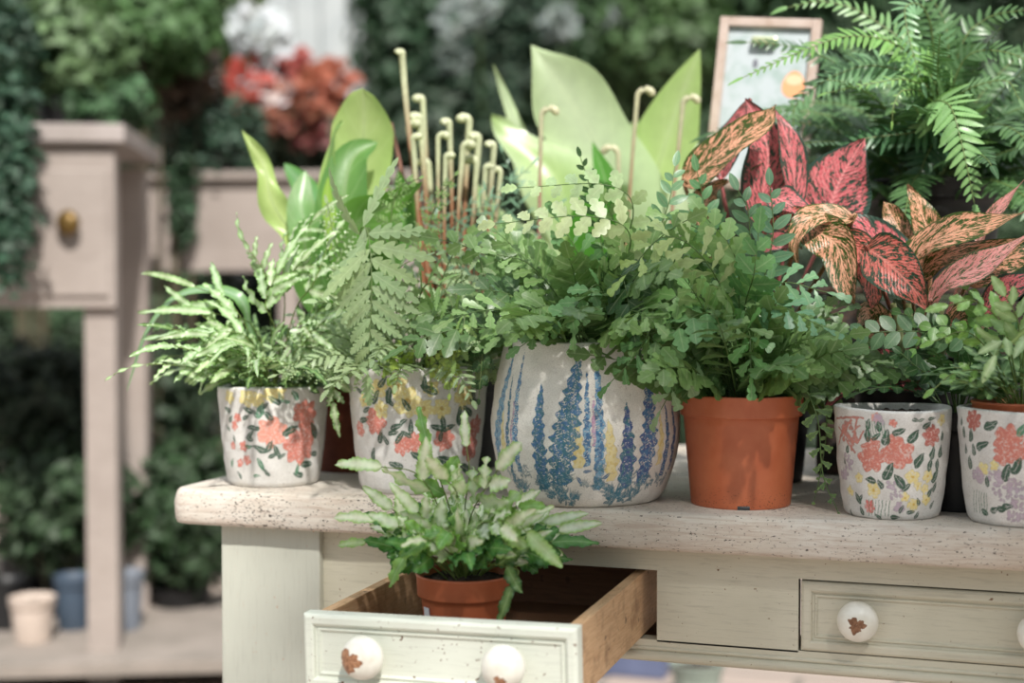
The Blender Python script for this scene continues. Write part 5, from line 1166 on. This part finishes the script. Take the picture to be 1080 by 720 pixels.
# white greenhouse boards glimpsed between the plants
M_whiteboard = simple('white_painted_boards', S(176, 180, 180), S(156, 162, 164), .6, 6)
def panel(name, label, x0, x1, y0, y1, D, cat, mat):
    a, b = pt(x0, y1, D), pt(x1, y1, D); h = (y1 - y0) * D / FPX; w_ = np.linalg.norm(b - a)
    t = thing(name, tuple(a), label, cat); Mx = Matrix.Translation(tuple(a)) @ Matrix.Rotation(YAW, 4, 'Z'); k = max(2, int(w_ / .14))
    for i in range(k):
        bm = bmesh.new(); box_bm(bm, (i * w_ / k, 0, -a[2]), ((i + 1) * w_ / k - .006, .03, h), .004); bm_obj('board', bm, mat, t, False, Mx)
panel('wooden_fence', 'white boarded fence far behind, above the broad leaved fern', 225, 395, -40, 75, 7.6, 'fence', M_whiteboard)
# tall greenery closing the view
HG = S(60, 100, 56)
k = 0
for x, y, D, rx, rz, n, col, sz, lb in (
    (430, 40, 6.8, .30, .5, 1500, S(41, 73, 48), .10, 'tall dark shrub far behind the curled fern shoots'), (520, 60, 6.6, .35, .5, 1600, S(32, 60, 44), .10, 'tall teal green shrub far behind, left of the big pale leaves'), (620, 50, 6.8, .4, .55, 1600, S(46, 78, 43), .10, 'tall green shrub far behind the big pale leaves'), (700, 30, 6.2, .3, .35, 1300, S(67, 99, 51), .09, 'lighter green shrub far behind, left of the picture frame'),
    (790, 30, 6.6, .4, .5, 1500, S(49, 83, 46), .10, 'green shrub far behind the picture frame'), (900, 60, 6.0, .4, .6, 1600, S(36, 67, 38), .10, 'dark shrub far behind the big feathery fern'), (1020, 60, 6.0, .45, .6, 1600, S(32, 60, 35), .10, 'dark shrub far behind at the right edge'), (470, 170, 6.2, .5, .4, 1500, S(28, 56, 36), .10, 'low dark shrub far behind the curled shoots'),
    (330, 190, 5.8, .35, .35, 1200, S(48, 67, 51), .09, 'greyish green shrub far behind the broad leaved fern'), (120, 10, 6.0, .6, .4, 1500, S(68, 96, 57), .10, 'pale green shrub far behind at upper left'), (230, 10, 6.4, .2, .3, 900, S(96, 120, 67), .09, 'yellowish green shrub at top left, left of the white fence'), (30, 20, 6.0, .4, .5, 1400, S(40, 68, 49), .10, 'dark shrub far behind at the top left corner')):
    shrub('tall_shrub', lb, x, y, D, (rx, .3, rz), n, sz * 1.2, col, pot=False, stems=8)
t = bpy.data.objects.new('hedge', None); COL.objects.link(t); t.location = tuple(pt(540, 310, 8.6) * A(1, 1, 0)); tag(t, 'long dark green hedge closing off the yard behind everything', 'hedge')
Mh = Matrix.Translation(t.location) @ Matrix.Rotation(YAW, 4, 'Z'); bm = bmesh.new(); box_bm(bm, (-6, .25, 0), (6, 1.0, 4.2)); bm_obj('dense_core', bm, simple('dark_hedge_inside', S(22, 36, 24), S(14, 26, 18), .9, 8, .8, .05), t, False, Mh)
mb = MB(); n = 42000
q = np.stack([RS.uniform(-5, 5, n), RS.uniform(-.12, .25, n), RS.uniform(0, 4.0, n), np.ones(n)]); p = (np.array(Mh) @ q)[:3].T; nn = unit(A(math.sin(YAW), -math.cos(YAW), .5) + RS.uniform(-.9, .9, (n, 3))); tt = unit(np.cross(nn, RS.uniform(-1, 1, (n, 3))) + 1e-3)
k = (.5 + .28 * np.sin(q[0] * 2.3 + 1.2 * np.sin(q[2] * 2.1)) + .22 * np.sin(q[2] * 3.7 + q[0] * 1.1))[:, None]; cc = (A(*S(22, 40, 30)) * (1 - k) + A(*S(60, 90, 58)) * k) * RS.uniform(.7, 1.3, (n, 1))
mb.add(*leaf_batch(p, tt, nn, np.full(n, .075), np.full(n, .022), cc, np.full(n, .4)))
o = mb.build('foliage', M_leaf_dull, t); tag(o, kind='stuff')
# pale grey blooms for the blurred spots far behind the pale leaves
for i, (x, y, r) in enumerate(((480, 20, .07), (478, 62, .05), (590, 25, .05), (505, 8, .05), (655, 20, .045))):
    c = pt(x, y, 6.1); t = thing('white_flower', (c[0], c[1], 0), ('pale grey blooms high behind the curled shoots', 'dim grey blooms just below the pale ones behind the curled shoots', 'pale blooms far behind the tip of the big pale leaf', 'small pale blooms at top edge above the curled shoots', 'small pale blooms at top edge left of picture frame')[i], 'flower')
    petals(t, c, r, 50, .05, S(128, 138, 136) if i != 1 else S(86, 98, 94)); mb = MB(); tube(mb, poly([A(c[0], c[1], 0), A(c[0] + .03, c[1], c[2] * .5), c], 8), .006, .003, S(80, 110, 60), 6); mb.build('stem', M_leaf_dull, t)
# things under the table at right
small_pot(735, 712, 3.6, .07, .10, simple('grey_green_pot', S(140, 150, 140), S(120, 130, 120), .6, 10), 'grey green pot on the paving seen below the table', 0)
bm = bmesh.new(); c = pt(690, 700, 3.9); box_bm(bm, (c[0] - .35, c[1] - .1, 0), (c[0] + .05, c[1] + .25, .12), .01); tag(bm_obj('plastic_crate', bm, simple('slate_blue_plastic', S(92, 100, 128), S(78, 86, 112), .6, 6)), 'slate blue low crate on the paving, seen under the open drawer', 'crate')

# unseen, added to shade the right half of the table and dapple the rest
tr = thing('added_shade_tree', (2.75, -2.3, 0), 'leafy crown added outside the picture to shade the right half of the table', 'added_shade_tree')
mb = MB(); tube(mb, poly([A(2.75, -2.3, 0), A(2.7, -2.25, 1.2), A(2.45, -2.0, 2.3), A(2.2, -1.8, 2.9)], 16), .09, .05, S(92, 76, 60), 12); mb.build('trunk', M_leaf_dull, tr)
for a, b in ((A(2.45, -2.0, 2.3), A(1.0, -1.7, 2.95)), (A(2.45, -2.0, 2.3), A(2.6, -1.3, 3.0)), (A(2.6, -2.1, 1.9), A(3.2, -2.0, 3.0)), (A(2.3, -1.9, 2.6), A(1.7, -1.2, 3.1))):
    mb = MB(); tube(mb, poly([a, (a + b) / 2 + A(0, 0, .1), b], 10), .035, .01, S(92, 76, 60), 8); mb.build('branch', M_leaf_dull, tr)
leaf_cloud('foliage', tr, (2.2, -1.75, 2.95), (.85, .8, .38), 950, .13, S(74, 116, 58)); leaf_cloud('foliage', tr, (1.15, -1.7, 2.95), (.55, .6, .22), 170, .12, S(74, 116, 58))
# ------------------------------------------------------------------ light
w = bpy.data.worlds.new('world'); SC.world = w; w.use_nodes = True; nt = w.node_tree; nt.nodes.clear()
out = nt.nodes.new('ShaderNodeOutputWorld'); bg = nt.nodes.new('ShaderNodeBackground'); tc = nt.nodes.new('ShaderNodeTexCoord'); sp = nt.nodes.new('ShaderNodeSeparateXYZ'); rp = nt.nodes.new('ShaderNodeValToRGB')
nt.links.new(tc.outputs['Generated'], sp.inputs[0]); nt.links.new(sp.outputs[2], rp.inputs[0]); nt.links.new(rp.outputs[0], bg.inputs[0]); nt.links.new(bg.outputs[0], out.inputs[0])
e = rp.color_ramp.elements; e[0].position = .0; e[0].color = (.30, .32, .30, 1); e[1].position = .5; e[1].color = (.86, .93, 1.0, 1)
bg.inputs[1].default_value = .68
sd = bpy.data.lights.new('sun', 'SUN'); sun = bpy.data.objects.new('sun', sd); COL.objects.link(sun)
sd.energy = 4.6; sd.angle = math.radians(2.5); sd.color = (1, .96, .90)
sun.rotation_euler = Vector((.45, -.75, .95)).to_track_quat('Z', 'Y').to_euler()
SC.view_settings.view_transform = 'Standard'; SC.view_settings.look = 'None'; SC.view_settings.gamma = 1.0; SC.view_settings.use_curve_mapping = False
SC.view_settings.exposure = 0.5
SC.cycles.use_denoising = True
SC.cycles.max_bounces = 6; SC.cycles.diffuse_bounces = 3; SC.cycles.transmission_bounces = 4; SC.cycles.transparent_max_bounces = 6
